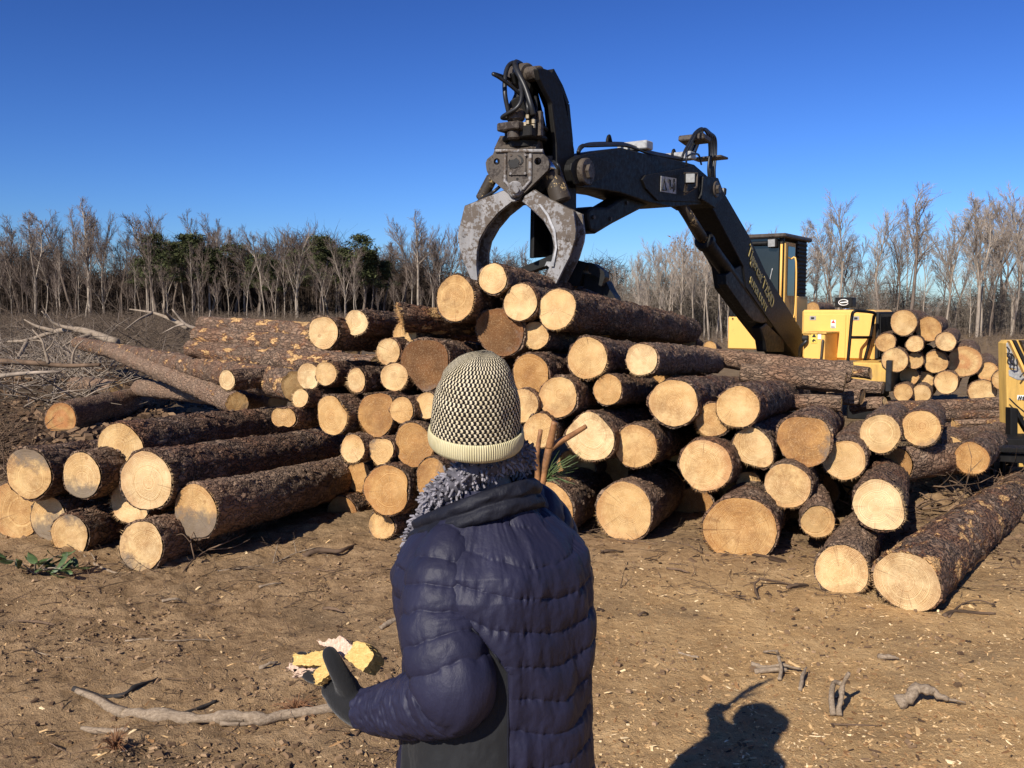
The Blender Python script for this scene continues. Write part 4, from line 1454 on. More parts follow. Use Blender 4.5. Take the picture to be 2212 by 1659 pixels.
# a glimpse of controls behind the glass
MB().box((-.55, cy0 - .012, czm + .52), (.035, .006, .10)).build('sticker', M_WHITE, cab)
hose([(-.50, cy0 - .012, czm + .3), (-.46, cy0 - .014, czm + .6), (-.42, cy0 - .012, czm + .8)], .008, 'wire', M_PALE, cab)

# engine housing
ex0, ex1, ey0, ey1, ez0, ez1 = .19, 1.31, .35, 1.5, .91, 1.69
eh = MB().box(((ex0 + ex1) / 2, (ey0 + ey1) / 2, (ez0 + ez1) / 2), (ex1 - ex0, ey1 - ey0, ez1 - ez0), None, .03).build('engine_housing', M_YEL, loader)
m = MB()
m.box((ex1 + .02, (ey0 + ey1) / 2, (ez0 + ez1) / 2), (.05, ey1 - ey0 - .1, ez1 - ez0 - .06), None, .01)
m.build('radiator_grille', M_VOID, eh)
m = MB()
for i in range(12):
    m.box((ex1 + .05, ey0 + .12 + i * .085, (ez0 + ez1) / 2), (.02, .02, ez1 - ez0 - .12))
m.build('grille_bar', M_BLACK, eh)
fz = ey0 - .008
pn = MB().box((ex0 + .36, fz, (ez0 + ez1) / 2 - .02), (.66, .02, ez1 - ez0 - .10), None, .008).build('access_door', M_YEL, eh)
pn2 = MB().box((ex0 + .90, fz, (ez0 + ez1) / 2 - .02), (.36, .02, ez1 - ez0 - .10), None, .008).build('access_door', M_YEL, eh)
for (x, par) in ((ex0 + .18, pn), (ex0 + .84, pn2)):
    o = MB().box((x, fz - .012, ez1 - .13), (.10, .012, .065), None, .01).build('latch', M_PALE, par)
    MB().box((x, fz - .02, ez1 - .13), (.05, .008, .03)).build('latch_handle', M_VOID, o)
wl = MB().box((ex0 + .50, fz - .012, ez1 - .22), (.075, .004, .13)).build('warning_label', M_WHITE, pn)
MB().prism([(-.03, 0), (.03, 0), (0, .05)], .004, (ex0 + .50, fz - .017, ez1 - .205), (1, 0, 0), (0, 0, 1)).build('warning_triangle', M_RED, wl)
MB().box((ex0 + .50, fz - .017, ez1 - .26), (.06, .004, .04)).build('printed_lines', M_DECAL, wl)
# exhaust hood with its oval mark
p = front(*c4(820, 755), .8)
ch = MB().cyl((p[0], .8, ez1 - .05), (p[0], .8, ez1 + .08), .055, 16).build('exhaust_pipe', M_CHROME, loader, True)
hb = MB().box((p[0], .8, p[2]), (.27, .24, .16), None, .012).build('exhaust_hood', M_BLACK, loader)
m = MB()
m.tube([(p[0] + .075 * math.cos(t), .675, p[2] + .045 * math.sin(t)) for t in np.linspace(.4, 6.0, 22)], .007, 5)
m.tube([(p[0] - .05, .675, p[2] - .005), (p[0] + .07, .675, p[2] + .005)], .010, 5)
m.build('oval_mark', M_WHITE, hb)
# battery box, deck, step fender, rail
q0, q1 = front(*c4(545, 960), -.35), front(*c4(680, 1160), -.35)
bb = MB().box(((q0[0] + q1[0]) / 2, .0, (q0[2] + q1[2]) / 2), (q1[0] - q0[0], .72, q0[2] - q1[2]), None, .012).build('battery_box', M_YEL, loader)
MB().box(((q0[0] + q1[0]) / 2, .0, q0[2] + .01), (q1[0] - q0[0] + .05, .76, .03), None, .006).build('box_lid', M_DYEL, bb)
l = front(*c4(611, 990), -.37)
wl = MB().box((l[0], -.366, l[2]), (.085, .006, .15)).build('warning_label', M_ORANGE, bb)
MB().prism([(-.033, 0), (.033, 0), (0, .055)], .004, (l[0], -.371, l[2] + .012), (1, 0, 0), (0, 0, 1)).build('warning_triangle', M_INK, wl)
MB().prism([(-.03, 0), (-.01, .03), (.02, .02), (.03, -.01), (.005, .005), (-.01, -.02)], .004, (l[0], -.371, l[2] - .045), (1, 0, 0), (0, 0, 1)).build('hand_symbol', M_INK, wl)
l = front(*c4(638, 980), -.37)
MB().box((l[0] + .02, -.366, l[2]), (.05, .006, .08)).build('label_plate', M_WHITE, bb)
m = MB()
l0, l1 = front(*c4(668, 1010), -.40), front(*c4(655, 1150), -.40)
m.tube(smooth_path([l0 + (0, .03, 0), l0, (l0 + l1) / 2, l1], 4), .018, 6)
m.build('box_strap', M_RUST, bb, True)
m = MB()
m.box((.55, .0, .83), (1.7, 1.0, .05), None, .008)
m.build('deck', M_DYEL, loader)
d0, d1 = front(*c4(845, 1150), -.45), front(*c4(1090, 1290), -.45)
fe = MB().box(((d0[0] + d1[0]) / 2, -.05, (d0[2] + d1[2]) / 2), (d1[0] - d0[0], .8, d0[2] - d1[2]), None, .02).build('step_fender', M_DYEL, loader)
MB().box((d1[0] + .045, -.1, (d0[2] + d1[2]) / 2 - .03), (.08, .9, d0[2] - d1[2] + .16), None, .01).build('rubber_flap', M_HOSE, fe)
m = MB()
rl = lambda x, y, yy=-.42: front(*c4(x, y), yy)
m.tube(smooth_path([rl(830, 1200), rl(848, 1000), rl(862, 850), rl(878, 815), rl(920, 812, -.3), rl(1010, 825, .1), rl(1005, 860, .2), rl(985, 980, .2), rl(945, 1140, .2)], 5), .024, 8)
m.tube([rl(848, 986), rl(990, 986, .2)], .022, 8)
m.build('guard_rail', M_BLACK, loader, True)
hose([front(*c4(520, 1110), -.3), front(*c4(525, 1050), -.4), front(*c4(560, 1010), -.4), front(*c4(560, 985), -.3)], .03)
MB().cyl(front(*c4(535, 992), -.38), front(*c4(575, 992), -.38), .05, 14, bev=.01).build('cap', M_VOID, loader)
# pedestal and trailer frame under the deck
m = MB()
m.cyl((.1, .5, .0), (.1, .5, .79), .55, 28, bev=.02)
m.build('turntable', M_BLACK, loader)
m = MB()
m.box((-.1, .6, .42), (3.0, .9, .2), None, .02)
m.box((-.1, .6, .2), (.3, .3, .4))
m.box((-1.4, .6, .16), (.5, .7, .32), None, .02)
m.box((1.2, .6, .16), (.5, .7, .32), None, .02)
m.build('trailer_frame', M_BLACK, loader)

# ---- yellow steel post and black bunk frame at the right edge
cr = lambda x, y: (1931.4 + x * .286, 677.7 + y * .286)
post = empty('slasher_post', at(2200, 1010, 9.6))
tag(post, 'chipped yellow and white steel upright at the right edge behind the black frame', 'machine upright')
PY = 9.6
PO = np.array(post.location)


def fp(x, y, Y=PY):
    return at(*cr(x, y), Y) - PO


def fplate(pts, Y, t, name, mat, parent, O=None, bevel=.006):
    P = [at(*cr(*q), Y) - (PO if O is None else O) for q in pts]
    o = MB().prism([(q[0], q[2]) for q in P], t, (0, P[0][1] + t / 2, 0), (1, 0, 0), (0, 0, 1)).build(name, mat, parent, False, bevel)
    return o


pb = fplate([(845, 222), (872, 200), (1130, 196), (1130, 1180), (866, 1180), (858, 905), (850, 560)], PY, .16, 'upright', M_DYEL, post)
fplate([(866, 425), (1120, 410), (1120, 520), (930, 500), (868, 470)], PY - .006, .012, 'bare_patch', M_PALE, pb)
fplate([(848, 225), (868, 208), (960, 380), (985, 430), (930, 420), (870, 408)], PY - .008, .012, 'bare_patch', M_PALE, pb)
fplate([(900, 200), (925, 199), (1110, 580), (1080, 580)], PY - .05, .05, 'diagonal_slot', M_VOID, pb)
fplate([(872, 204), (892, 202), (1075, 590), (1052, 590)], PY - .06, .06, 'diagonal_strip', M_YEL, pb)
fplate([(955, 200), (1125, 198), (1125, 560), (1100, 520)], PY - .05, .05, 'diagonal_plate', M_RUST, pb)
for L in ([(850, 250), (870, 280), (855, 320), (890, 340), (880, 300), (905, 330), (900, 380), (930, 385), (925, 340)], [(855, 300), (885, 310), (875, 360), (910, 395)], [(950, 480), (975, 450), (1000, 445)], [(870, 640), (920, 690), (981, 740), (1050, 790)]):
    MB().tube(smooth_path([fp(x, y, PY - .09) for x, y in L], 4), .008, 5).build('cable', M_HOSE, post, True)
st = fplate([(932, 614), (1050, 618), (1050, 652), (930, 648)], PY - .004, .012, 'sticker', M_WHITE, pb, bevel=0)
m = MB()
for L in ([(940, 645), (945, 622), (955, 645), (962, 622)], [(985, 625), (972, 632), (984, 638), (970, 646)], [(998, 622), (998, 645)]):
    m.tube([fp(x, y, PY - .018) for x, y in L], .006, 5)
m.build('sticker_lettering', M_INK, st)
fplate([(880, 712), (935, 715), (935, 1260), (880, 1260)], 9.0, .10, 'black_leg', M_BLACK, post)
fplate([(935, 715), (960, 760), (1040, 905), (1010, 905), (935, 780)], 9.0, .08, 'black_brace', M_BLACK, post)
fr = empty('bunk_frame', on_ground(*cr(520, 1390)))
tag(fr, 'black welded steel bench frame cut off by the right edge, behind the largest log', 'steel frame')
FO = np.array(fr.location)
FY = 8.0
bm = fplate([(588, 1004), (1330, 1030), (1330, 1060), (600, 1042)], FY, .22, 'top_beam', M_BLACKSIDE, fr, FO)
fplate([(632, 1054), (1330, 1082), (1330, 1160), (636, 1104)], FY + .05, .18, 'lower_beam', M_BLACKSIDE, fr, FO)
fplate([(588, 1012), (634, 1012), (634, 1110), (604, 1320), (538, 1312), (575, 1130)], FY - .04, .16, 'leg', M_BLACKSIDE, fr, FO)
fplate([(640, 1104), (676, 1106), (660, 1270), (630, 1268)], FY + .35, .1, 'leg', M_BLACK, fr, FO)
fplate([(755, 1118), (815, 1122), (812, 1240), (752, 1240)], FY + .4, .1, 'leg', M_RUST, fr, FO)
fplate([(822, 1122), (842, 1122), (838, 1250), (815, 1250)], FY + .3, .05, 'leg', M_BLACK, fr, FO)
fplate([(872, 1160), (1330, 1180), (1330, 1500), (862, 1480)], FY + .25, .06, 'side_panel', M_RUST, fr, FO)
fplate([(498, 1330), (560, 1322), (580, 1370), (520, 1395), (498, 1360)], FY - .05, .2, 'foot_plate', M_BLACKSIDE, fr, FO)
fplate([(806, 948), (1330, 945), (1330, 1010), (812, 1004)], FY + .7, .4, 'rear_box', M_BLACKSIDE, fr, FO)
# ---------------------------------------------------------------- person
def fabric(name, col, rough, spec, wr=30, amp=.003, sheen=.0):
    s = Sh(name)
    co = s.obj_co()
    n = s.noise(co, 7, 4, .6)
    c = s.ramp(n, [(.3, tuple(v * .8 for v in col)), (.7, tuple(v * 1.2 for v in col))])
    h = s.math('ADD', s.noise(s.mapping(co, (1, 1, .7)), wr, 5, .6), s.math('MULTIPLY', s.noise(co, 900, 1), .06))
    return s.done(c, rough, s.bump(h, amp * 2.2, .75), spec=spec, **({'Sheen Weight': sheen} if sheen else {}))


M_NAVY = fabric('navy_nylon', (.017, .0168, .036), .53, .22, 45, .0016)
M_PANEL = fabric('black_stretch_panel', (.012, .0125, .014), .72, .2, 60, .0015, .1)
M_COLLAR = fabric('black_collar', (.010, .0105, .017), .6, .2, 40, .003)
M_GLOVE = fabric('black_knit_glove', (.013, .013, .014), .9, .12, 160, .001, .15)
M_TROUS = fabric('dark_trousers', (.025, .027, .035), .8, .2, 30, .003)
M_BOOT = fabric('brown_boot', (.07, .04, .025), .6, .3, 30, .002)
M_SKIN = plain('skin', (.52, .31, .22), .5, 0, .08, 20, spec=.35)
M_EYE = plain('eye_white', (.7, .68, .65), .2, 0, .05, 20)
M_FUZZ = plain('grey_chenille', (.23, .215, .235), .9, 0, .35, 60, spec=.1)
M_FUZZB = plain('scarf_base', (.10, .095, .11), .9, 0, .3, 60, spec=.1)


def knit_material():
    s = Sh('birdseye_knit')
    jn = s.noise(s.obj_co(), 55, 2)
    u = s.math('ADD', s.attr('hu'), s.math('MULTIPLY', s.math('SUBTRACT', jn, .5), .05))
    v = s.math('ADD', s.attr('hv'), s.math('MULTIPLY', s.math('SUBTRACT', s.noise(s.obj_co(), 18, 3), .5), .008))
    row = s.math('DIVIDE', v, .0092)
    fl = s.math('FLOOR', row)
    par = s.math('MULTIPLY', s.math('MODULO', s.math('ADD', fl, 200.0), 2.0), math.pi)
    fr = s.math('SUBTRACT', s.math('FRACT', row), .5)
    slant = s.math('MULTIPLY', s.math('ABSOLUTE', fr), 2.0)
    a = s.math('SINE', s.math('ADD', s.math('ADD', s.math('MULTIPLY', u, 54.0), par), slant))
    m = s.n('MapRange', {0: a, 1: .0, 2: .35, 3: 0.0, 4: 1.0})
    n = s.noise(s.obj_co(), 30, 3)
    cream = s.ramp(n, [(.3, (.50, .42, .27)), (.7, (.66, .57, .40))])
    c = s.mix(m, (.014, .012, .012), cream)
    ht = s.math('SUBTRACT', m, s.math('POWER', s.math('ABSOLUTE', s.math('MULTIPLY', fr, 2.0)), 4.0))
    ht = s.math('ADD', ht, s.math('MULTIPLY', s.noise(s.obj_co(), 700, 2), .5))
    return s.done(c, .95, s.bump(ht, .0025, .7), spec=.08)


def rib_material():
    s = Sh('cream_rib_knit')
    u = s.attr('hu')
    a = s.math('SINE', s.math('MULTIPLY', u, 130.0))
    n = s.noise(s.obj_co(), 40, 3)
    c = s.ramp(n, [(.3, (.56, .49, .28)), (.7, (.70, .62, .38))])
    c = s.mix(s.n('MapRange', {0: a, 1: -1.0, 2: -.2, 3: .5, 4: 0.0}), c, (.28, .23, .12))
    return s.done(c, .95, s.bump(a, .002, .6), spec=.08)


M_KNIT, M_RIB = knit_material(), rib_material()
PTH = RAD(48)
PO_ = np.array([-.03, 1.90, .024])
person = None


def pl(x, y, z):
    """person frame (right, front, up) to world"""
    return PO_ + np.array([x * math.cos(PTH) - y * math.sin(PTH), x * math.sin(PTH) + y * math.cos(PTH), z])


def wl_(p):
    """world to person frame"""
    d = np.asarray(p, float) - PO_
    return np.array([d[0] * math.cos(PTH) + d[1] * math.sin(PTH), -d[0] * math.sin(PTH) + d[1] * math.cos(PTH), d[2]])


def ell(m, c, r, nu=20, nv=12):
    t = np.linspace(0, math.pi, nv)
    a = np.arange(nu) / nu * 2 * math.pi
    V = np.stack([np.sin(t)[:, None] * np.cos(a) * r[0] + c[0], np.sin(t)[:, None] * np.sin(a) * r[1] + c[1], np.cos(t)[:, None] * np.ones(nu) * r[2] + c[2]], -1).reshape(-1, 3)
    m.addq(V, grid_quads(nv, nu, True)[:, ::-1])


# joints in the person frame
SHL, SHR = np.array([-.142, .02, 1.135]), np.array([.145, .02, 1.190])
ELL = wl_(at(978, 1492, 1.71))
WRL = wl_(at(786, 1536, 1.86))
ELR = np.array([.285, .06, 1.02])
WRR = np.array([.42, .26, 1.045])
HND = wl_(at(722, 1482, 1.91))
RHND = np.array([.475, .315, 1.07])
RINGS = [(.60, .228, .190, 0), (.73, .225, .187, 0), (.85, .217, .180, 0), (.95, .211, .175, 0), (1.05, .209, .175, .004), (1.12, .206, .176, .008), (1.17, .193, .168, .012), (1.205, .165, .148, .018), (1.235, .130, .124, .024), (1.262, .100, .102, .030), (1.30, .080, .088, .036)]


def ring_at(z):
    zz = [r[0] for r in RINGS]
    return [np.interp(z, zz, [r[k] for r in RINGS]) for k in (1, 2, 3)]


# continuous body: torso, neck, head, arms and legs grown together
m = MB()
zs = np.linspace(.78, 1.30, 14)
t = np.arange(28) / 28 * 2 * math.pi
V = []
for z in zs:
    a, b, cy = ring_at(z)
    V.append(np.stack([np.cos(t) * (a - .03), np.sin(t) * (b - .03) + cy, z + 0 * t], -1))
b0 = m.n
m.addq(np.concatenate(V), grid_quads(len(zs), 28, True))
m.F.append([b0 + i for i in range(28)][::-1])
m.F.append([b0 + (len(zs) - 1) * 28 + i for i in range(28)])
m.tube([(0, .02, 1.22), (0, .045, 1.33), (0, .065, 1.42)], [.07, .055, .055], 18)
ell(m, (0, .068, 1.475), (.074, .092, .108))
HT = RAD(-38)


def hp(x, y, z):
    y -= .068
    return (x * math.cos(HT) - y * math.sin(HT), .068 + x * math.sin(HT) + y * math.cos(HT), z)


ell(m, hp(0, .105, 1.425), (.054, .058, .056))
ell(m, hp(0, .163, 1.458), (.014, .016, .022), 12, 8)
ell(m, hp(0, .152, 1.418), (.016, .016, .009), 12, 8)
for sx in (-1, 1):
    ell(m, hp(sx * .076, .06, 1.46), (.012, .02, .032), 12, 8)
    m.tube([(sx * .1, .01, .84), (sx * .105, .01, .48), (sx * .11, -.01, .07)], [.095, .062, .042], 14)
    ell(m, (sx * .112, .05, .045), (.042, .11, .038), 14, 8)
for S, E, W, H in ((SHL, ELL, WRL, HND), (SHR, ELR, WRR, RHND)):
    m.tube([S, (S + E) / 2, E, (E + W) / 2, W, W + (H - W) * .9], [.055, .05, .042, .04, .028, .03], 14)
person = m.build('person', M_SKIN, None, True)
person.location = PO_
person.rotation_euler = (0, 0, PTH)
tag(person, 'person in a navy quilted jacket and knit hat holding wood chunks, seen from behind', 'person')
rm = person.modifiers.new('grow', 'REMESH')
rm.mode = 'VOXEL'
rm.voxel_size = .009
sm = person.modifiers.new('soft', 'SMOOTH')
sm.iterations = 6
sm.factor = .5
for sx in (-1, 1):
    mm = MB()
    ell(mm, hp(sx * .03, .148, 1.478), (.011, .011, .011), 12, 8)
    mm.build('eye', M_EYE, person, True)


def subgrid(V, nr, nc, mask, name, mat, parent, wrap=True, attrs=None):
    """faces of a (nr x nc) grid where mask (per face) holds, as its own mesh"""
    Q = grid_quads(nr, nc, wrap)
    Q = Q[mask.ravel()]
    used = np.unique(Q)
    inv = np.zeros(nr * nc, int)
    inv[used] = np.arange(len(used))
    o = obj(name, V.reshape(-1, 3)[used], inv[Q], mat, parent)
    for k, v in (attrs or {}).items():
        vcol(o, k, v.ravel()[used])
    return o


def puff(phase, p=.62):
    return np.abs(np.sin(np.pi * phase)) ** p


# jacket torso
nc, nr = 320, 420
al = np.arange(nc) / nc * 2 * math.pi               # 0 = spine, growing towards the left side
zz = np.linspace(.62, 1.315, nr)
A, B, CY = ring_at(zz)
AL, ZZ = np.meshgrid(al, zz)
sa, ca = np.sin(AL), np.cos(AL)
e = .88
X = -np.sign(sa) * np.abs(sa) ** e * A[:, None]
Y = -np.sign(ca) * np.abs(ca) ** e * B[:, None] + CY[:, None]
# bust in front, shoulder blades behind
Y = Y + .045 * np.exp(-((ZZ - 1.08) / .09) ** 2) * np.clip(-ca, 0, 1) ** 1.5
Y = Y - .012 * np.exp(-((ZZ - 1.17) / .07) ** 2) * np.exp(-((np.abs(np.angle(np.exp(1j * AL))) - .6) / .35) ** 2)
da = np.angle(np.exp(1j * AL))
zs_ = np.clip((1.13 - ZZ) / .15, 0, 1)
seam_b = 1.55 - .95 * zs_ ** .55                       # back seam of the side panel
seam_f = 1.65 + .35 * zs_ ** .6
inpanel = (np.abs(da) > seam_b) & (np.abs(da) < seam_f) & (ZZ < 1.13)
spine = np.exp(-(da / .9) ** 2)
chev = .050 * (np.abs(da) - .30) * (np.abs(da) < 1.3) + .05 * (np.abs(da) >= 1.3)
wob = .010 * fbm(sa * 2.2, ca * 2.2, ZZ * 9, s=77, o=3)
ph = (ZZ - chev - .055 + wob * .7) / .066
pf = puff(ph, .5)
edge = np.minimum(np.abs(np.abs(da) - seam_b), np.abs(np.abs(da) - seam_f)) / .10
edge = np.clip(edge, 0, 1) ** .5
W = fbm(da * 9, ZZ * 16, s=81, o=4)
W2 = np.abs(fbm(da * 26 + W * 1.2, ZZ * 9, s=83, o=2))
D = (.0085 * pf - .004 + .0042 * (1 - pf) * vnoise(da * 34, ZZ * 16, s=95)) * edge + (.0026 * W + .0022 * W2 * (1 - pf) * 2) * (.5 + .5 * edge)
D = D + .010 * fbm(da * 2.5, ZZ * 5, s=85, o=2) + .0016 * fbm(sa * 30, ca * 30, ZZ * 24, s=91, o=3) * (1 - .5 * pf)
Dp = .004 * fbm(da * 5, ZZ * 12, s=87, o=3) - .006
D = np.where(inpanel, Dp, D)
D = D * np.clip((1.33 - ZZ) / .05, 0, 1)
N = np.stack([-sa, -ca, 0 * sa], -1)
V = np.stack([X, Y, ZZ + .10 * np.minimum(X, 0) * np.clip((ZZ - 1.1) / .12, 0, 1)], -1) + N * D[..., None]
mask = inpanel[:-1, :]
left = (da[:-1, :] > 0)
jacket = subgrid(V, nr, nc, ~mask, 'jacket', M_NAVY, person)
subgrid(V, nr, nc, mask & left, 'side_panel', M_PANEL, jacket)
subgrid(V, nr, nc, mask & ~left, 'side_panel', M_PANEL, jacket)
# centre back zip-less seam piping along the panel edge
for sgn in (1, -1):
    pts = []
    for i in range(8, nr - 70, 6):
        k = int(round(((sgn * seam_b[i, 0]) % (2 * math.pi)) / (2 * math.pi) * nc)) % nc
        pts.append(V[i, k] + N[i, k] * .001)
    MB().tube(pts, .0022, 6).build('seam_piping', M_COLLAR, jacket, True)


def sleeve(path, radii, name, period=.050, cuff=True, parent=None, seed=0):
    P = smooth_path(path, 24)
    s = np.concatenate([[0], np.cumsum(np.linalg.norm(np.diff(P, axis=0), axis=1))])
    Lt = s[-1]
    M_ = int(Lt / .0016)
    q = np.linspace(0, Lt, M_)
    P = np.stack([np.interp(q, s, P[:, k]) for k in range(3)], -1)
    for _ in range(30):
        P[1:-1] = .25 * P[:-2] + .5 * P[1:-1] + .25 * P[2:]
    R = np.interp(q / Lt, [r[0] for r in radii], [r[1] for r in radii])
    T = np.gradient(P, axis=0)
    T /= np.linalg.norm(T, axis=1)[:, None]
    n = 110
    a = np.arange(n) / n * 2 * math.pi
    F = np.cross(T[0], [0, 1, 0.2])
    F /= np.linalg.norm(F)
    V = np.zeros((M_, n, 3))
    bend = np.gradient(T, axis=0)
    bm_ = np.linalg.norm(bend, axis=1)
    for i in range(M_):
        F = F - T[i] * (F @ T[i])
        F /= np.linalg.norm(F)
        G = np.cross(T[i], F)
        dirs = np.cos(a)[:, None] * F + np.sin(a)[:, None] * G
        inner = np.clip(dirs @ (bend[i] / (bm_[i] + 1e-9)), 0, 1) * min(1, bm_[i] * 60)
        qq = q[i] + 0 * a
        wob = .006 * fbm(np.cos(a) * 2, np.sin(a) * 2, qq * 10, s=seed + 3, o=3)
        pf = puff((qq + wob) / period, .5)
        fine = np.clip((q[i] / Lt - .55) / .2, 0, 1)
        w = fbm(np.cos(a) * 3, np.sin(a) * 3, qq * 40, s=seed + 5, o=3)
        w2 = np.abs(fbm(np.cos(a) * 2.2, np.sin(a) * 2.2, qq * 75, s=seed + 8, o=2))
        w3 = np.abs(fbm(a * 6.5 / 1.0, qq * 6, s=seed + 12, o=2)) * np.clip(np.sin(a * .5), 0, 1)
        d = (.0070 * pf - .004) * (1 - .65 * fine) + .0012 * w - .005 * w2 * fine - .0045 * w2 * inner * 2 + .0038 * (1 - pf) * (1 - fine) * vnoise(a * 22 / 6.283 * 3.0, qq * 12, s=seed + 21)
        d = d + .0045 * fbm(np.cos(a) * 1.3, np.sin(a) * 1.3, qq * 9, s=seed + 15, o=2)
        d = d * min(1.0, q[i] / .04)
        V[i] = P[i] + dirs * (R[i] + d)[:, None]
    Vf = np.concatenate([V.reshape(-1, 3), P[-1][None, :] + T[-1] * -.01])
    Q = grid_quads(M_, n, True)
    cap = np.array([[(M_ - 1) * n + i, (M_ - 1) * n + (i + 1) % n, M_ * n] for i in range(n)])
    return obj(name, Vf, [Q, cap], M_NAVY, parent)


sleeve([SHL + (.085, .005, .085), SHL + (.022, 0, .040), SHL * .6 + ELL * .4 + (-.012, .0, 0), ELL * .9 + SHL * .1 + (-.006, -.012, 0), ELL + (.0, .02, -.014), ELL * .55 + WRL * .45 + (0, 0, -.012), WRL],
       [(0, .050), (.10, .062), (.2, .077), (.42, .082), (.60, .079), (.72, .073), (.88, .056), (1, .044)], 'sleeve', parent=jacket, seed=11)
sleeve([SHR + (-.085, .0, .07), SHR + (-.02, 0, .03), SHR * .55 + ELR * .45 + (.01, .0, 0), ELR, ELR * .5 + WRR * .5 + (0, 0, -.01), WRR],
       [(0, .050), (.10, .070), (.2, .078), (.42, .078), (.60, .072), (.80, .058), (1, .044)], 'sleeve', parent=jacket, seed=31)

# collar, open towards the front
na_, nh = 120, 26
ang = np.linspace(-.10 * math.pi + .62, 2 * math.pi - .62 + .10 * math.pi, na_) - math.pi / 2 + math.pi      # starts and ends near the front
V = []
for i in range(nh):
    f = i / (nh - 1)
    for a in ang:
        front_ = .5 + .5 * math.sin(a)               # 1 at the front
        rx, ry = .114 + .016 * (1 - f), .118 + .012 * (1 - f)
        z = 1.266 - .108 * front_ + (.064 - .008 * front_) * f
        p_ = .009 * abs(math.sin(math.pi * f * 2)) ** .6 + .004 * float(vnoise(np.array([a * 7]), np.array([f * 5]), s=5)[0])
        V.append((math.cos(a) * (rx + p_), math.sin(a) * (ry + p_) + .045 + .050 * front_ ** 2 * (1 - f * .2), z))
col = obj('collar', V, grid_quads(nh, na_), M_COLLAR, person)
sd = col.modifiers.new('thick', 'SOLIDIFY')
sd.thickness = .016
sd.offset = -1

# fuzzy scarf
m = MB()
tp = []
for k in range(90):
    a = k / 90 * 2 * math.pi
    fr_ = .5 + .5 * math.sin(a)
    tp.append((math.cos(a) * .080, math.sin(a) * .084 + .050 + .028 * fr_ ** 2, 1.376 - .130 * fr_))
m.tube(tp + [tp[0]], .03, 12, False)
tail = smooth_path([(-.03, .14, 1.25), (-.05, .17, 1.21), (-.06, .185, 1.17), (-.055, .19, 1.13)], 8)
m.tube(tail, .026, 10)
scarf = m.build('scarf', M_FUZZB, person, True)
m = MB()
r = random.Random(3)
for k in range(2600):
    if k < 2350:
        a = r.uniform(0, 2 * math.pi)
        fr_ = .5 + .5 * math.sin(a)
        c = np.array([math.cos(a) * .080, math.sin(a) * .084 + .050 + .028 * fr_ ** 2, 1.376 - .130 * fr_])
        out = np.array([math.cos(a), math.sin(a), 0])
        rad_ = .024
    else:
        c = tail[r.randrange(len(tail))]
        out = np.array([-.8, .6, 0])
        rad_ = .024
    b = r.uniform(0, 2 * math.pi)
    dirv = out * math.cos(b) + np.array([0, 0, 1.0]) * math.sin(b) + np.array([r.gauss(0, .5), r.gauss(0, .5), r.gauss(0, .4)])
    dirv /= np.linalg.norm(dirv)
    p0 = c + dirv * rad_
    ln = r.uniform(.007, .017)
    g = np.array([r.gauss(0, .5), r.gauss(0, .5), r.gauss(0, .5) - .4])
    m.tube([p0 - dirv * .004, p0 + dirv * ln * .6, p0 + dirv * ln + g * ln * .45], [.0026, .0032, .0024], 5, False)
m.build('chenille_pile', M_FUZZ, scarf, True)

# hat
HC = wl_(at(1028, 870, 1.87))
nu_, nv_ = 256, 150
prof = [(0.0, .093, 0), (.03, .095, .0), (.06, .0945, 0), (.09, .092, .001), (.12, .086, .003), (.145, .077, .005), (.165, .066, .008), (.182, .051, .011), (.193, .034, .014), (.199, .016, .016), (.201, .001, .017)]
hz0 = wl_(at(1028, 962, 1.87))[2] + .020
tq = np.linspace(0, 1, nv_)
pz = np.array([p_[0] for p_ in prof])
pr_ = np.array([p_[1] for p_ in prof])
arc = np.concatenate([[0], np.cumsum(np.hypot(np.diff(pz), np.diff(pr_)))])
qa = tq * arc[-1]
HZ, HR, HO = .91 * np.interp(qa, arc, pz), .955 * np.interp(qa, arc, pr_), np.interp(qa, arc, [p_[2] for p_ in prof])
for _ in range(3):
    HR[1:-1] = .25 * HR[:-2] + .5 * HR[1:-1] + .25 * HR[2:]
ua = np.linspace(0, 2 * math.pi, nu_ + 1)
UA, QA = np.meshgrid(ua, qa)
fold = np.clip((QA - .12) / .1, 0, 1)
dsp = -.006 * fold * (np.abs(np.sin(UA * 2 + .5)) ** .5 < .45) * 1.0
dsp = .0035 * np.sin(UA * 4 + .6) * fold + .0045 * fbm(np.cos(UA) * 1.6, np.sin(UA) * 1.6, QA * 14, s=51, o=2) - .004 * np.exp(-((QA - .115 - .02 * np.sin(UA)) / .012) ** 2) * (np.sin(UA - .3) > -.2)
RX, RY = HR[:, None] * .965 + dsp, HR[:, None] * 1.04 + dsp
offv = wl_(PO_ + np.array([1.0, -.15, 0]))
HV = np.stack([HC[0] + np.cos(UA) * RX + HO[:, None] * offv[0], HC[1] + np.sin(UA) * RY + HO[:, None] * offv[1], hz0 + HZ[:, None] + 0 * UA - .010 * np.cos(UA - 1.0) * (1 - QA / arc[-1]) * 0], -1)
wx = wl_(PO_ + np.array([1.0, 0, 0]))


def tilt(V, deg=15):
    """head tipped back: turn about the world sideways axis"""
    K = np.array(Matrix.Rotation(RAD(deg), 3, Vector(wx)))
    c = np.array([HC[0], HC[1], hz0 - .02])
    return (V.reshape(-1, 3) - c) @ K.T + c


HV = tilt(HV)
hat = obj('knit_hat', HV.reshape(-1, 3), grid_quads(nv_, nu_ + 1), M_KNIT, person)
vcol(hat, 'hu', UA.ravel())
vcol(hat, 'hv', QA.ravel())
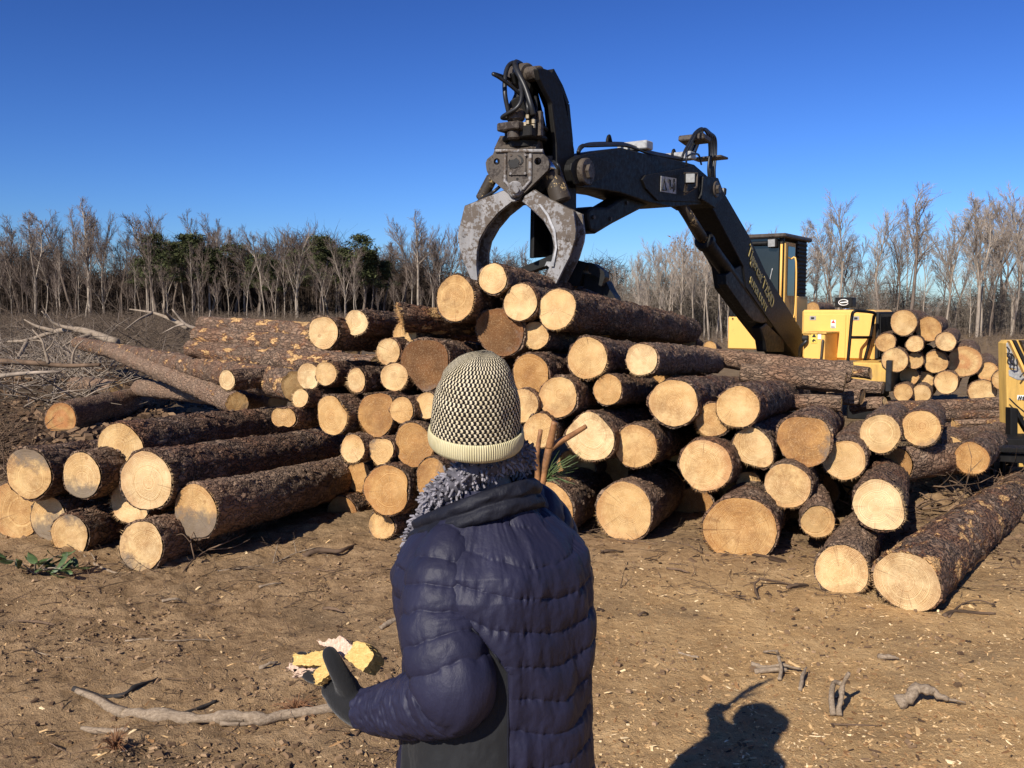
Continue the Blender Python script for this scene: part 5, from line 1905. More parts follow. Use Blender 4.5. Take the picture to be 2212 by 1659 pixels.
# folded brim, deeper in the middle of the back
nb_ = 30
ft = np.linspace(0, 1, nb_)
BU, BF = np.meshgrid(ua, ft)
bulge = .006 * np.sin(np.pi * BF) ** .5 + .003
bz = hz0 + .020 - .040 * BF
br = .0905 + bulge - .002 * BF - .010 * np.clip(BF - .8, 0, 1)
BV = np.stack([HC[0] + np.cos(BU) * br * .965, HC[1] + np.sin(BU) * br * 1.04, bz], -1)
BV = tilt(BV)
brim = obj('hat_brim', BV.reshape(-1, 3), grid_quads(nb_, nu_ + 1)[:, ::-1], M_RIB, hat)
vcol(brim, 'hu', BU.ravel())
sd = brim.modifiers.new('thick', 'SOLIDIFY')
sd.thickness = .006
sd.offset = -1

# gloves
def remesh(o, vox, it=4):
    r_ = o.modifiers.new('grow', 'REMESH')
    r_.mode = 'VOXEL'
    r_.voxel_size = vox
    r_.use_smooth_shade = True
    s_ = o.modifiers.new('soft', 'SMOOTH')
    s_.iterations = it
    s_.factor = .5
    return o


hd_ = lambda px, py, Y: wl_(at(px, py, Y))
m = MB()
m.tube(smooth_path([WRL * 1.12 - hd_(740, 1500, 1.885) * .12, WRL, hd_(755, 1515, 1.875), hd_(735, 1490, 1.895), hd_(722, 1475, 1.91)], 5), [.040] * 5 + [.039] * 5 + [.038] * 5 + [.036] * 5 + [.032], 16)
# palm pad and four fingers under the chunks, curled up at their far ends
kn = [hd_(700, 1468, 1.885), hd_(702, 1460, 1.905), hd_(706, 1452, 1.925), hd_(714, 1446, 1.942)]
tips = [[(672, 1462, 1.90), (652, 1446, 1.925), (646, 1430, 1.945)], [(670, 1452, 1.925), (645, 1434, 1.955), (640, 1416, 1.97)], [(676, 1444, 1.95), (652, 1424, 1.98), (650, 1408, 1.99)], [(690, 1438, 1.965), (672, 1420, 1.985), (670, 1408, 1.99)]]
for k, tp_ in zip(kn, tips):
    m.tube(smooth_path([hd_(730, 1480, 1.905), k] + [hd_(*q) for q in tp_], 4), np.interp(np.linspace(0, 1, 17), [0, .3, .8, 1], [.016, .014, .0115, .009]), 10)
# thumb leaves the near side of the palm and closes over the chunks
m.tube(smooth_path([hd_(752, 1488, 1.865), hd_(738, 1462, 1.850), hd_(722, 1432, 1.845), hd_(712, 1412, 1.85), hd_(708, 1402, 1.857)], 4), np.interp(np.linspace(0, 1, 17), [0, .25, .8, 1], [.026, .021, .0155, .011]), 12)
remesh(m.build('glove', M_GLOVE, person, True), .0035)
m = MB()
m.tube(smooth_path([WRR - (RHND - WRR) * .3, WRR, (WRR + RHND) / 2, RHND], 4), .034, 14)
sx_ = np.array([.02, .0, 0])
for k in range(4):
    z = .028 - k * .02
    m.tube(smooth_path([RHND + (-.01, -.005, z), RHND + (.02, .03, z), RHND + (.05, .035, z), RHND + (.058, .008, z), RHND + (.038, -.006, z)], 4), .0105, 9)
m.tube(smooth_path([RHND + (-.02, .0, .02), RHND + (.0, -.02, .04), RHND + (.03, -.022, .05), RHND + (.05, -.01, .052)], 4), .012, 9)
remesh(m.build('glove', M_GLOVE, person, True), .0045)
# trousers and boots, below the picture
m = MB()
for sx in (-1, 1):
    m.tube([(sx * .095, .01, .86), (sx * .10, .01, .70), (sx * .105, .01, .48), (sx * .11, -.005, .26), (sx * .112, -.01, .10)], [.115, .112, .085, .075, .07], 24)
ell(m, (0, .0, .78), (.205, .165, .14), 28, 14)
remesh(m.build('trousers', M_TROUS, person, True), .012)
for sx in (-1, 1):
    m = MB()
    m.tube([(sx * .112, -.012, -.02), (sx * .112, -.012, .09), (sx * .112, -.012, .20)], [.052, .056, .062], 18)
    ell(m, (sx * .113, .06, .026), (.050, .125, .048), 20, 10)
    remesh(m.build('boot', M_BOOT, person, True), .009)

# ---- what the hands hold
def split_wood(name, light, dark, sc=(60, 60, 8)):
    s = Sh(name)
    co = s.obj_co()
    f = s.noise(s.mapping(co, sc), 1.6, 5, .65)
    g = s.noise(co, 130, 4, .7)
    c = s.ramp(s.math('ADD', s.math('MULTIPLY', f, .65), s.math('MULTIPLY', g, .4)), [(.35, dark), (.55, tuple((a + b) / 2 for a, b in zip(light, dark))), (.7, light)])
    return s.done(c, .85, s.bump(s.math('ADD', f, g), .003, .9), spec=.15)


M_CHUNKY = split_wood('yellow_split_wood', (.84, .60, .24), (.50, .31, .09), (60, 160, 160))
M_CHUNKP = split_wood('pink_split_wood', (.86, .70, .55), (.50, .29, .19), (120, 120, 9))


ch = lambda x, y: (596.4 + x * .18995, 1321.5 + y * .18995)


def chunk(pts, Y, depth, tilt, label, mat, jag=.0025, seed=0, rough=.0012):
    """a split piece of wood: jagged outline, real thickness, uneven faces"""
    r = random.Random(seed)
    P = [at(*ch(*p), Y + (p[0] * tilt[0] + p[1] * tilt[1])) for p in pts]
    c = np.mean(P, axis=0)
    out = []
    n = len(P)
    for i in range(n):
        a, b = P[i], P[(i + 1) % n]
        k = max(2, int(np.linalg.norm(b - a) / .004))
        for j in range(k):
            q = a + (b - a) * j / k
            out.append(q + (np.array([r.gauss(0, jag), 0, r.gauss(0, jag)]) if j else 0))
    out = np.array(out) - c
    cf = np.linalg.lstsq(out[:, [0, 2]], out[:, 1], rcond=None)[0]
    out[:, 1] = out[:, [0, 2]] @ cf
    n = len(out)
    back = np.array([.40, .75, -.55])
    back /= np.linalg.norm(back)
    V = [out]
    for d in (.3, .65, 1.0):
        V.append(out * (1 - .08 * d) + back * depth * d + np.array([[r.gauss(0, .0012), 0, r.gauss(0, .0012)] for _ in range(n)]))
    V = np.concatenate(V)
    F = [grid_quads(4, n, True), [list(range(n))][0], [3 * n + i for i in range(n)][::-1]]
    o = obj('wood_chunk', V, F, mat, None, False)
    SV, SF = [], []
    for k in range(46):
        q = out[r.randrange(n)] * r.uniform(.75, 1.0) + back * depth * r.uniform(0, .6)
        dv = np.array([-.8, .1, .25]) * r.choice([1, 1, 1, -1]) + np.array([r.gauss(0, .35), r.gauss(0, .3), r.gauss(0, .35)])
        L_ = r.uniform(.004, .013)
        wv = np.array([0, 0, r.uniform(.0006, .0016)])
        b_ = len(SV)
        SV += [q - wv, q + wv, q + dv * L_, q + np.array([0, .001, 0])]
        SF += [[b_, b_ + 1, b_ + 2], [b_ + 1, b_ + 3, b_ + 2]]
    obj('fibres', SV, SF, mat, o, False)
    o.location = c
    tag(o, label, 'wood chunk', 'wood chunks held in the glove')
    return o


chunk([(880, 345), (945, 338), (1015, 352), (1112, 492), (1050, 600), (985, 682), (885, 610), (778, 512), (850, 420)], 1.885, .05, (0, -.00006), 'yellow block of split wood, rightmost in the black glove', M_CHUNKY, .0011, 1)
chunk([(455, 322), (560, 345), (600, 300), (640, 315), (720, 268), (775, 300), (872, 395), (850, 450), (775, 525), (690, 455), (590, 405), (520, 380)], 1.90, .035, (0, -.00005), 'pinkish white splintered piece of wood topmost in the black glove', M_CHUNKP, .0011, 2)
chunk([(192, 482), (330, 492), (410, 452), (540, 440), (560, 540), (600, 600), (480, 612), (290, 602), (188, 604)], 1.915, .045, (0, -.00004), 'broad yellow chip of wood left of the gloved thumb', M_CHUNKY, .0011, 3)
chunk([(432, 682), (520, 600), (565, 590), (612, 690), (560, 750), (458, 828), (425, 740)], 1.885, .02, (0, -.00004), 'yellow flake of wood hanging lowest under the thumb', M_CHUNKY, .0011, 4)
chunk([(112, 640), (150, 590), (250, 604), (480, 600), (470, 628), (240, 650), (205, 690), (150, 645)], 1.905, .014, (0, 0), 'thin pale splinter sticking out left of the hand, the upper one', M_CHUNKP, .0015, 5)
chunk([(176, 745), (230, 715), (420, 668), (430, 692), (260, 735)], 1.90, .012, (0, 0), 'thin pale splinter sticking out left of the hand, the lower one', M_CHUNKP, .0012, 6)
chunk([(195, 655), (470, 618), (480, 660), (220, 705)], 1.905, .014, (0, 0), 'pink stringy sliver between the two pale splinters', M_CHUNKP, .0015, 7)

M_TWIG = plain('peeled_brown_twig', (.30, .14, .055), .6, 0, .5, 25, .002)
M_NEEDLE = plain('pine_needles', (.10, .15, .05), .5, 0, .3, 9)
fk = empty('forked_branch', at(1172, 1030, 2.45))
FKO = np.array(fk.location)
tag(fk, 'forked reddish branch held upright behind the right shoulder of the jacket', 'branch')
fa = lambda px, py, Y=2.45: at(px, py, Y) - FKO
MB().tube(smooth_path([fa(1145, 1180), fa(1160, 1110), fa(1174, 1022), fa(1182, 985), fa(1188, 962)], 5), [.011] * 21, 10).build('stem', M_TWIG, fk, True)
MB().tube(smooth_path([fa(1186, 968), fa(1192, 940, 2.44), fa(1198, 911, 2.43)], 5), np.linspace(.011, .0085, 11), 10).build('side_branch', M_TWIG, fk, True)
MB().tube(smooth_path([fa(1185, 972), fa(1205, 957, 2.46), fa(1235, 940, 2.48), fa(1266, 921, 2.5)], 5), np.linspace(.010, .0065, 16), 10).build('side_branch', M_TWIG, fk, True)
MB().tube(smooth_path([fa(1150, 1120), fa(1161, 1030, 2.44), fa(1160, 985, 2.43), fa(1168, 928, 2.43)], 5), np.linspace(.009, .006, 16), 10).build('side_branch', M_TWIG, fk, True)
m = MB()
r = random.Random(9)
b0 = fa(1178, 1034)
for k in range(26):
    e_ = fa(r.uniform(1195, 1262), r.uniform(972, 1050), r.uniform(2.38, 2.52))
    mid_ = (b0 + e_) / 2 + (0, 0, r.uniform(.0, .012))
    m.tube([b0 + (r.gauss(0, .01), 0, r.gauss(0, .01)), mid_, e_], [.0012, .0012, .0005], 4, False)
m.build('pine_needles', M_NEEDLE, fk, True)
# ---------------------------------------------------------------- trees
def bark_tree(name, lo, hi):
    s = Sh(name)
    co = s.obj_co()
    n = s.noise(s.mapping(co, (3, 3, .8)), 1.5, 5, .65)
    c = s.ramp(n, [(.3, lo), (.7, hi)])
    return s.done(c, .9, spec=.1)


M_TRUNK = bark_tree('grey_tree_bark', (.16, .125, .095), (.40, .335, .265))
M_TRUNKD = bark_tree('brown_tree_bark', (.085, .062, .048), (.21, .165, .13))
M_CROWN = bark_tree('twig_bark', (.095, .071, .056), (.20, .152, .122))
M_CROWNG = bark_tree('grey_twig_bark', (.19, .155, .125), (.36, .30, .245))
M_PINE = plain('pine_foliage', (.068, .076, .030), .8, 0, .6, 2, spec=.15)
M_LEAF = plain('brown_oak_leaves', (.20, .095, .04), .8, 0, .4, 3, spec=.15)
M_BRUSH = plain('dead_brush', (.135, .10, .072), .9, 0, .5, 1.2, spec=.1)
M_UNDER = plain('undergrowth_stems', (.060, .044, .034), .9, 0, .5, .6, spec=.1)
M_UNDERG = plain('grey_undergrowth_stems', (.17, .14, .11), .9, 0, .5, .6, spec=.1)


def segs_mesh(S, n=3):
    """S: rows p0 p1 r0 r1 -> open prisms, all at once"""
    S = np.asarray(S, float)
    p0, p1, r0, r1 = S[:, 0:3], S[:, 3:6], S[:, 6], S[:, 7]
    T = p1 - p0
    T /= np.linalg.norm(T, axis=1)[:, None] + 1e-9
    ref = np.where(np.abs(T[:, 2:3]) < .9, np.array([[0, 0, 1.0]]), np.array([[1.0, 0, 0]]))
    A = np.cross(T, ref)
    A /= np.linalg.norm(A, axis=1)[:, None]
    B = np.cross(T, A)
    a = np.arange(n) / n * 2 * math.pi
    off = np.cos(a)[None, :, None] * A[:, None, :] + np.sin(a)[None, :, None] * B[:, None, :]
    V = np.concatenate([p0[:, None, :] + off * r0[:, None, None], p1[:, None, :] + off * r1[:, None, None]], 1)
    m = len(S)
    base = np.arange(m)[:, None] * 2 * n
    j = np.arange(n)[None, :]
    k = (j + 1) % n
    Q = np.stack([base + j, base + k, base + n + k, base + n + j], -1).reshape(-1, 4)
    return V.reshape(-1, 3), Q


def grow(r, p, d, L, rad, lvl, maxl, out, spread, nk, up=.12, first=.35):
    k = 4 if lvl > 0 else 9
    pts = [p]
    dd = d / np.linalg.norm(d)
    for i in range(k):
        dd = dd + np.array([r.gauss(0, .07), r.gauss(0, .07), up * (.5 if lvl == 0 else 1) + r.gauss(0, .04)])
        dd /= np.linalg.norm(dd)
        pts.append(pts[-1] + dd * L / k)
    for i in range(k):
        t0, t1 = i / k, (i + 1) / k
        e = .25 if lvl == 0 else .35
        out.append((lvl, *pts[i], *pts[i + 1], rad * (1 - (1 - e) * t0), rad * (1 - (1 - e) * t1)))
    if lvl >= maxl:
        return
    n = nk[lvl]
    for i in range(n):
        t = first + (1 - first) * (i + r.random() * .9) / n if lvl == 0 else .2 + .8 * (i + r.random()) / n
        t = min(t, .98)
        x = t * k
        j = min(k - 1, int(x))
        q = pts[j] + (pts[j + 1] - pts[j]) * (x - j)
        ax = pts[j + 1] - pts[j]
        ax /= np.linalg.norm(ax)
        phi = r.uniform(0, 2 * math.pi)
        s_ = np.cross(ax, [math.cos(phi), math.sin(phi), .3])
        s_ /= np.linalg.norm(s_) + 1e-9
        an = spread * r.uniform(.7, 1.25)
        nd = ax * math.cos(an) + s_ * math.sin(an)
        if lvl == 0:
            ln = L * r.uniform(.17, .32) * (1.25 - .75 * t)
        else:
            ln = L * r.uniform(.35, .62)
        grow(r, q, nd, ln, rad * (.42 if lvl == 0 else .5) * (1.1 - .5 * t), lvl + 1, maxl, out, spread * 1.0, nk, up, first)


def tree_proto(seed, H, rad, spread, nk, first, fork=0, lean=0.0):
    r = random.Random(seed)
    out = []
    if fork:
        z = H * fork
        out.append((0, 0, 0, -.3, .02, 0, z * .5, rad, rad * .92))
        out.append((0, .02, 0, z * .5, 0, .03, z, rad * .92, rad * .85))
        for k in range(2):
            a = r.uniform(0, 6.28) if k == 0 else a + math.pi + r.uniform(-.4, .4)
            grow(r, np.array([0, .03, z]), np.array([math.cos(a) * .32, math.sin(a) * .32, 1]), H * (1 - fork) * r.uniform(.9, 1.05), rad * .62, 0, 3, out, spread, nk, .05, first)
    else:
        grow(r, np.array([0, 0, -.3]), np.array([lean, 0, 1.0]), H, rad, 0, 3, out, spread, nk, .05, first)
    A = np.array(out)
    A[:, 7:9] = np.maximum(A[:, 7:9], .011)
    tr = segs_mesh(A[A[:, 0] <= 1][:, 1:], 6)
    cr_ = segs_mesh(A[A[:, 0] >= 2][:, 1:], 3)
    return tr, cr_


PROTO = []
for sd_, H, rd, spr, nk, fi, fk_ in ((1, 12, .17, .62, [16, 7, 6], .45, 0), (2, 12, .15, .50, [15, 8, 6], .5, 0), (3, 12, .18, .72, [14, 8, 6], .4, .38), (4, 12, .13, .45, [18, 6, 5], .35, 0), (5, 12, .16, .66, [12, 8, 7], .55, 0), (6, 12, .14, .55, [14, 7, 6], .3, .3), (7, 12, .11, .40, [14, 6, 5], .3, 0)):
    (tv, tq_), (cv_, cq) = tree_proto(sd_, H, rd, spr, nk, fi, fk_)
    PROTO.append((mesh_data('trunk', tv, tq_), mesh_data('crown', cv_, cq, False), H))


def tree(px, ytop, Y, kind, label, group, tm=None, cm=None, rot=None, lean=0.0, wid=1.0):
    tme, cme, H = PROTO[kind % len(PROTO)]
    Y = Y * (1.55 if px < 1240 else .66)
    top = at(px, ytop, Y)
    z0 = float(ground_z(np.array([top[0]]), np.array([Y]))[0])
    h = top[2] - z0
    o = empty('bare_tree', (top[0], Y, z0), (lean * .3, lean, rot if rot is not None else rng.uniform(0, 6.28)))
    s = h / (H * 1.0)
    o.scale = (s * wid, s * wid, s)
    tag(o, label, 'tree', group)
    for nm, me, mt in (('trunk', tme, tm or M_TRUNK), ('crown', cme, cm or M_CROWN)):
        c = bpy.data.objects.new(nm, me)
        link(c, o)
        if not me.materials:
            me.materials.append(mt)
        c.material_slots[0].link = 'OBJECT'
        c.material_slots[0].material = mt
    return o


TOPS = [(-120, 500), (0, 488), (45, 474), (90, 545), (130, 480), (165, 458), (205, 454), (245, 515), (300, 478), (345, 472), (390, 512), (450, 474), (520, 506), (580, 500), (620, 494), (700, 512), (780, 516), (820, 545), (865, 490), (905, 478), (950, 500), (1000, 497), (1060, 530), (1130, 532), (1200, 560), (1290, 602), (1340, 578), (1400, 548), (1450, 522), (1490, 512), (1560, 520), (1640, 490), (1700, 498), (1760, 520), (1812, 455), (1860, 560), (1910, 472), (1985, 430), (2050, 470), (2120, 436), (2180, 432), (2300, 450)]
tops = lambda px: float(np.interp(px, [t[0] for t in TOPS], [t[1] for t in TOPS]))
SPECIAL = [
    (68, 474, 96, 2, 'bare tree at the far left with a pale leaning trunk and a long white limb', M_TRUNK),
    (92, 560, 95, 1, 'broken pale snag beside the leaning pale trunk at the far left', M_TRUNK),
    (150, 462, 100, 4, 'tall bare tree with a wide reddish crown, left of the tallest one on the left', M_TRUNKD),
    (188, 453, 94, 0, 'tallest bare tree on the left with one straight grey trunk', M_TRUNK),
    (312, 474, 93, 4, 'fan crowned bare tree whose trunk stands just left of a twin trunk', M_TRUNK),
    (326, 480, 94, 1, 'twin of the fan crowned tree, its trunk closest on the right', M_TRUNK),
    (448, 474, 97, 5, 'forked bare tree rising behind the end of the topmost long log', M_TRUNK),
    (568, 500, 92, 3, 'slim straight bare tree with a pale trunk above the topmost long log', M_TRUNK),
    (636, 492, 90, 3, 'pale straight tree above the right half of the topmost long log', M_TRUNK),
    (612, 520, 91, 6, 'slim tree with a bent pale base left of the pale straight tree', M_TRUNK),
    (744, 520, 90, 5, 'pale Y-forked small tree above the small clean round log', M_TRUNK),
    (866, 492, 98, 1, 'bare tree with upright limbs above the splintered log', M_TRUNKD),
    (905, 477, 97, 0, 'tallest bare tree left of the grapple', M_TRUNK),
    (985, 497, 100, 1, 'bare tree with upright twigs close to the left tine of the grapple', M_TRUNKD),
    (1490, 512, 92, 4, 'tree still holding brown leaves, under the stick boom', M_TRUNKD),
    (1640, 488, 95, 4, 'small round crowned bare tree above the cab roof', M_TRUNKD),
    (1732, 510, 90, 0, 'spreading bare tree just right of the cab', M_TRUNK),
    (1815, 453, 88, 1, 'tall narrow bare tree above the exhaust hood', M_TRUNK),
    (1915, 470, 90, 1, 'tall bare tree above the right end of the engine housing', M_TRUNK),
    (1985, 428, 88, 0, 'tallest bare tree on the right, above the far stack', M_TRUNKD),
    (2052, 468, 92, 3, 'slender bare tree right of the tallest one over the far stack', M_TRUNK),
    (2122, 434, 87, 2, 'wide forked bare tree near the right edge, above the lowest far logs', M_TRUNK),
    (2196, 432, 90, 1, 'bare tree cut off by the right edge above the yellow post', M_TRUNK),
]
for px, yt, Y, kd, lb, tm in SPECIAL:
    tree(px, yt, Y, kd, lb, 'single trees of the treeline', tm, M_CROWN if px < 1300 else M_CROWNG, lean=.05 if px == 68 else rng.uniform(-.02, .02), wid=1.15 if kd in (0, 4) else 1.0)
r = random.Random(21)
for px in np.arange(-130, 2330, 13.0):
    x = px + r.uniform(-22, 22)
    if x > 1580 and r.random() < .5:
        continue
    if 1240 < x < 1590:
        continue
    Y = r.uniform(98, 118)
    tree(x, tops(x) + abs(r.gauss(0, 26)) + 6, Y, r.randrange(7), 'slim bare tree among the many that make up the leafless treeline', 'bare trees of the leafless treeline', M_TRUNKD if r.random() < .6 else M_TRUNK, M_CROWN if x < 1300 or r.random() < .4 else M_CROWNG, wid=r.uniform(.8, 1.1))
for px in np.arange(-120, 2330, 17.0):
    x = px + r.uniform(-24, 24)
    if x > 1580 and r.random() < .45:
        continue
    if 1240 < x < 1590:
        continue
    Y = r.uniform(86, 96)
    tree(x, tops(x) + abs(r.gauss(0, 60)) + 40, Y, r.choice([3, 6, 6, 1, 5]), 'young bare tree, lower than the tall ones behind it in the treeline', 'young bare trees of the treeline', M_TRUNK if r.random() < .55 else M_TRUNKD, M_CROWN if x < 1300 else M_CROWNG, wid=r.uniform(.8, 1.2))
# pale thicket between the grapple and the cab
for px in np.arange(1262, 1600, 8.0):
    x = px + r.uniform(-5, 5)
    Y = r.uniform(70, 90)
    tree(x, tops(x) + abs(r.gauss(0, 22)), Y, r.choice([3, 6, 6, 1]), 'thin grey sapling in the dense thicket between the grapple and the cab', 'saplings of the grey thicket', M_TRUNK, M_CROWNG, wid=r.uniform(.8, 1.1))


# pines
def pine_mesh(seed, h, crown0):
    r = random.Random(seed)
    n = np.random.default_rng(seed)
    V, F = [], []
    for k in range(34):
        t = crown0 + (1 - crown0) * r.random() ** .8
        w = .24 * h * (1.08 - t) ** .6 * r.uniform(.25, 1)
        a = r.uniform(0, 6.28)
        c = np.array([math.cos(a) * w, math.sin(a) * w, t * h])
        R = h * r.uniform(.045, .085)
        m = 120
        p = n.normal(0, 1, (m, 3))
        p /= np.linalg.norm(p, axis=1)[:, None]
        p = c + p * R * n.uniform(.35, 1.0, (m, 1)) * np.array([1.15, 1.15, .75])
        d1 = n.normal(0, 1, (m, 3)) * h * .012
        d2 = n.normal(0, 1, (m, 3)) * h * .012
        b = len(V) * m * 3
        V.append(np.stack([p, p + d1, p + d2], 1).reshape(-1, 3))
        F.append(np.arange(m * 3).reshape(-1, 3) + (len(V) - 1) * m * 3)
    return np.concatenate(V), np.concatenate(F)


PINES = []
for k in range(3):
    V, F = pine_mesh(50 + k, 10, .52)
    PINES.append(mesh_data('crown', V, F, False))
    PINES[-1].materials.append(M_PINE)
(tv, tq_), _ = tree_proto(88, 10, .15, .5, [3, 2, 1], .6)
PTR = mesh_data('trunk', tv, tq_)
PTR.materials.append(M_TRUNKD)
for px, yt, Y, k, wd, lb in ((332, 512, 102, 0, .9, 'small dark pine showing between the twin trunks on the left'), (412, 512, 108, 1, 1.2, 'broad pine just left of the forked bare tree'), (505, 530, 112, 2, 1.3, 'dull pine behind the twigs above the left tip of the long logs'), (640, 546, 108, 0, 1.1, 'pine hidden behind the pale straight tree'), (692, 516, 106, 1, 1.0, 'pine with a pointed green top above the fringed pale log'), (735, 540, 112, 2, 1.4, 'broad dull pine filling the treeline above the upper row of logs'), (782, 513, 105, 0, 1.0, 'roundest dark pine, above the small clean round log'), (800, 545, 106, 1, .8, 'lower pine at the right foot of the roundest one'), (372, 528, 110, 1, 1.0, 'small olive pine between the twin trunks and the forked tree'), (455, 540, 109, 2, 1.2, 'olive pine right behind the forked bare tree'), (555, 552, 108, 0, 1.1, 'low pine left of the bent pale tree'), (590, 566, 107, 1, 1.0, 'low rounded pine just behind the bent pale tree'), (830, 566, 108, 2, 1.0, 'small pine at the right end of the pines'), (300, 560, 108, 2, .8, 'smallest pine, far left under the fan crowned tree')):
    Y *= 1.38
    wd *= 1.35
    top = at(px, yt, Y)
    o = empty('pine_tree', (top[0], Y, 0), (0, 0, px))
    s = top[2] / 10.0
    o.scale = (s * wd, s * wd, s)
    tag(o, lb, 'pine tree', 'pines in the treeline')
    for nm, me in (('trunk', PTR), ('crown', PINES[k])):
        link(bpy.data.objects.new(nm, me), o)
# brown leaves on the oak under the boom
n = np.random.default_rng(4)
P = []
for k in range(60):
    c = np.array([n.normal(0, 1.2), n.normal(0, 1.2), 9.0 + n.normal(0, 1.5)])
    P.append(c + n.normal(0, .33, (22, 3)))
P = np.concatenate(P)
V = np.stack([P, P + n.normal(0, .13, P.shape), P + n.normal(0, .13, P.shape)], 1).reshape(-1, 3)
oak = [o for o in C.objects if o.get('label', '').startswith('tree still holding')][0]
obj('leaves', V, np.arange(len(V)).reshape(-1, 3), M_LEAF, oak, False)

# dense undergrowth behind and between the trunks: nobody could count it
def thicket(name, x0, x1, Y0, Y1, hfun, nst, mat, label, seed, thin=.014):
    r = np.random.default_rng(seed)
    S = []
    for k in range(nst):
        px = r.uniform(x0, x1)
        Y = r.uniform(Y0, Y1)
        X = (px - PW / 2) / PF * Y
        h = hfun(px) * r.uniform(.45, 1.0)
        z = float(0)
        p = np.array([X, Y, -.2])
        d = np.array([r.normal(0, .10), r.normal(0, .10), 1.0])
        rad_ = r.uniform(.7, 2.0) * thin
        nseg = 5
        for i in range(nseg):
            d = d + r.normal(0, .10, 3) * (1, 1, 0)
            q = p + d / np.linalg.norm(d) * h / nseg
            S.append((*p, *q, rad_ * (1 - i / nseg * .7), rad_ * (1 - (i + 1) / nseg * .7)))
            for _ in range(2 + (i > 1)):
                e = np.array([r.normal(0, 1), r.normal(0, 1), r.uniform(-.1, 1.1)])
                e /= np.linalg.norm(e)
                ln = h * r.uniform(.08, .26)
                mid_ = q + e * ln * .6
                e2 = e + r.normal(0, .45, 3)
                S.append((*q, *mid_, rad_ * .5, rad_ * .38))
                S.append((*mid_, *(mid_ + e2 * ln * .5), rad_ * .38, rad_ * .2))
            p = q
    V, Q = segs_mesh(S, 3)
    o = obj(name, V, Q, mat, None, False)
    tag(o, label, 'undergrowth', kind='stuff')


thicket('undergrowth', -160, 900, 158, 190, lambda p: 10.5 + 2.0 * math.sin(p * .021) + (2.5 if 400 < p < 840 else 0), 9500, M_UNDER, 'dark brown tangle of undergrowth between the trunks of the left treeline', 5, .045)
thicket('undergrowth', 800, 1330, 158, 190, lambda p: 9.8 + 1.4 * math.sin(p * .03), 3600, M_UNDER, 'brown undergrowth of the treeline behind the grapple', 6, .042)
thicket('undergrowth', 1250, 1600, 54, 66, lambda p: 3.0 + (p - 1270) / 330 * 2.0, 1900, M_UNDERG, 'grey brown mass of stems in the thicket beside the cab', 7, .013)
thicket('undergrowth', 1570, 2360, 62, 82, lambda p: 3.4 + .6 * math.sin(p * .024), 3000, M_UNDERG, 'grey undergrowth under the bare trees on the right', 8, .016)
thicket('weeds', -160, 900, 90, 150, lambda p: 1.6, 1500, M_BRUSH, 'dry weeds and low scrub along the edge of the clearing', 9, .026)
thicket('weeds', 1500, 2330, 38, 60, lambda p: .8, 1100, M_BRUSH, 'dry grass and low scrub at the foot of the right hand trees', 10, .012)

# ---------------------------------------------------------------- slash, branches and litter
def brush(name, boxes, cnt, mat, label, cat, seed, rr=(.006, .02), ln=(.4, 1.6), hz=.35):
    r = np.random.default_rng(seed)
    S = []
    for k in range(cnt):
        x0, x1, y0, y1 = boxes[r.integers(len(boxes))]
        py_ = r.uniform(y0, y1)
        X, Y = r.uniform(x0, x1) * py_, py_
        z = float(ground_z(np.array([X]), np.array([Y]))[0])
        a = r.uniform(0, 6.28)
        d = np.array([math.cos(a), math.sin(a) * .7, r.uniform(-.05, .75) * min(1.0, hz * 6)])
        d /= np.linalg.norm(d)
        L = r.uniform(*ln)
        rad_ = r.uniform(*rr)
        p = np.array([X, Y, z + r.uniform(0, hz)])
        for i in range(4):
            d = d + r.normal(0, .2, 3)
            d /= np.linalg.norm(d)
            q = p + d * L / 4
            q[2] = max(q[2], z + .01)
            S.append((*p, *q, rad_ * (1 - i * .2), rad_ * (1 - (i + 1) * .2)))
            if r.random() < .7:
                e = d + r.normal(0, .7, 3)
                S.append((*q, *(q + e / np.linalg.norm(e) * L * .3), rad_ * .5, rad_ * .2))
            p = q
    V, Q = segs_mesh(S, 4)
    o = obj(name, V, Q, mat, None, True)
    tag(o, label, cat, kind='stuff')
    return o


M_GTWIG = plain('grey_twigs', (.27, .215, .165), .85, 0, .45, 3, spec=.15)
M_BTWIG = plain('brown_twigs', (.13, .085, .055), .85, 0, .5, 3, spec=.15)
brush('slash', [(-.60, -.33, 26, 60), (-.62, -.24, 34, 90)], 1300, M_BRUSH, 'tangled brush of cut tops covering the clearing on the left', 'brush', 11, (.008, .022), (.6, 2.4), .30)
brush('slash', [(-.60, -.44, 14, 30)], 380, M_GTWIG, 'pale broken twigs lying over the brush on the left', 'brush', 12, (.007, .018), (.5, 1.6), .15)
brush('slash', [(-.64, -.535, 8.0, 15), (-.56, -.34, 15, 28)], 900, M_BTWIG, 'brown twigs and bark scraps on the dirt behind the left logs', 'brush', 13, (.004, .012), (.2, .8), .05)
brush('twig_litter', [(-.60, .05, 2.9, 6.2)], 420, M_BTWIG, 'fine dead twigs strewn over the dirt on the left', 'twigs', 15, (.0012, .0035), (.04, .22), .004)
brush('twig_litter', [(-.60, .58, 5.2, 7.2)], 420, M_BTWIG, 'twigs and bark strings along the foot of the log piles', 'twigs', 16, (.0015, .0045), (.05, .3), .02)
brush('twig_litter', [(.38, .55, 7.0, 9.5)], 260, M_BTWIG, 'broken sticks heaped on the debris bank at the right', 'twigs', 14, (.004, .012), (.1, .5), .10)


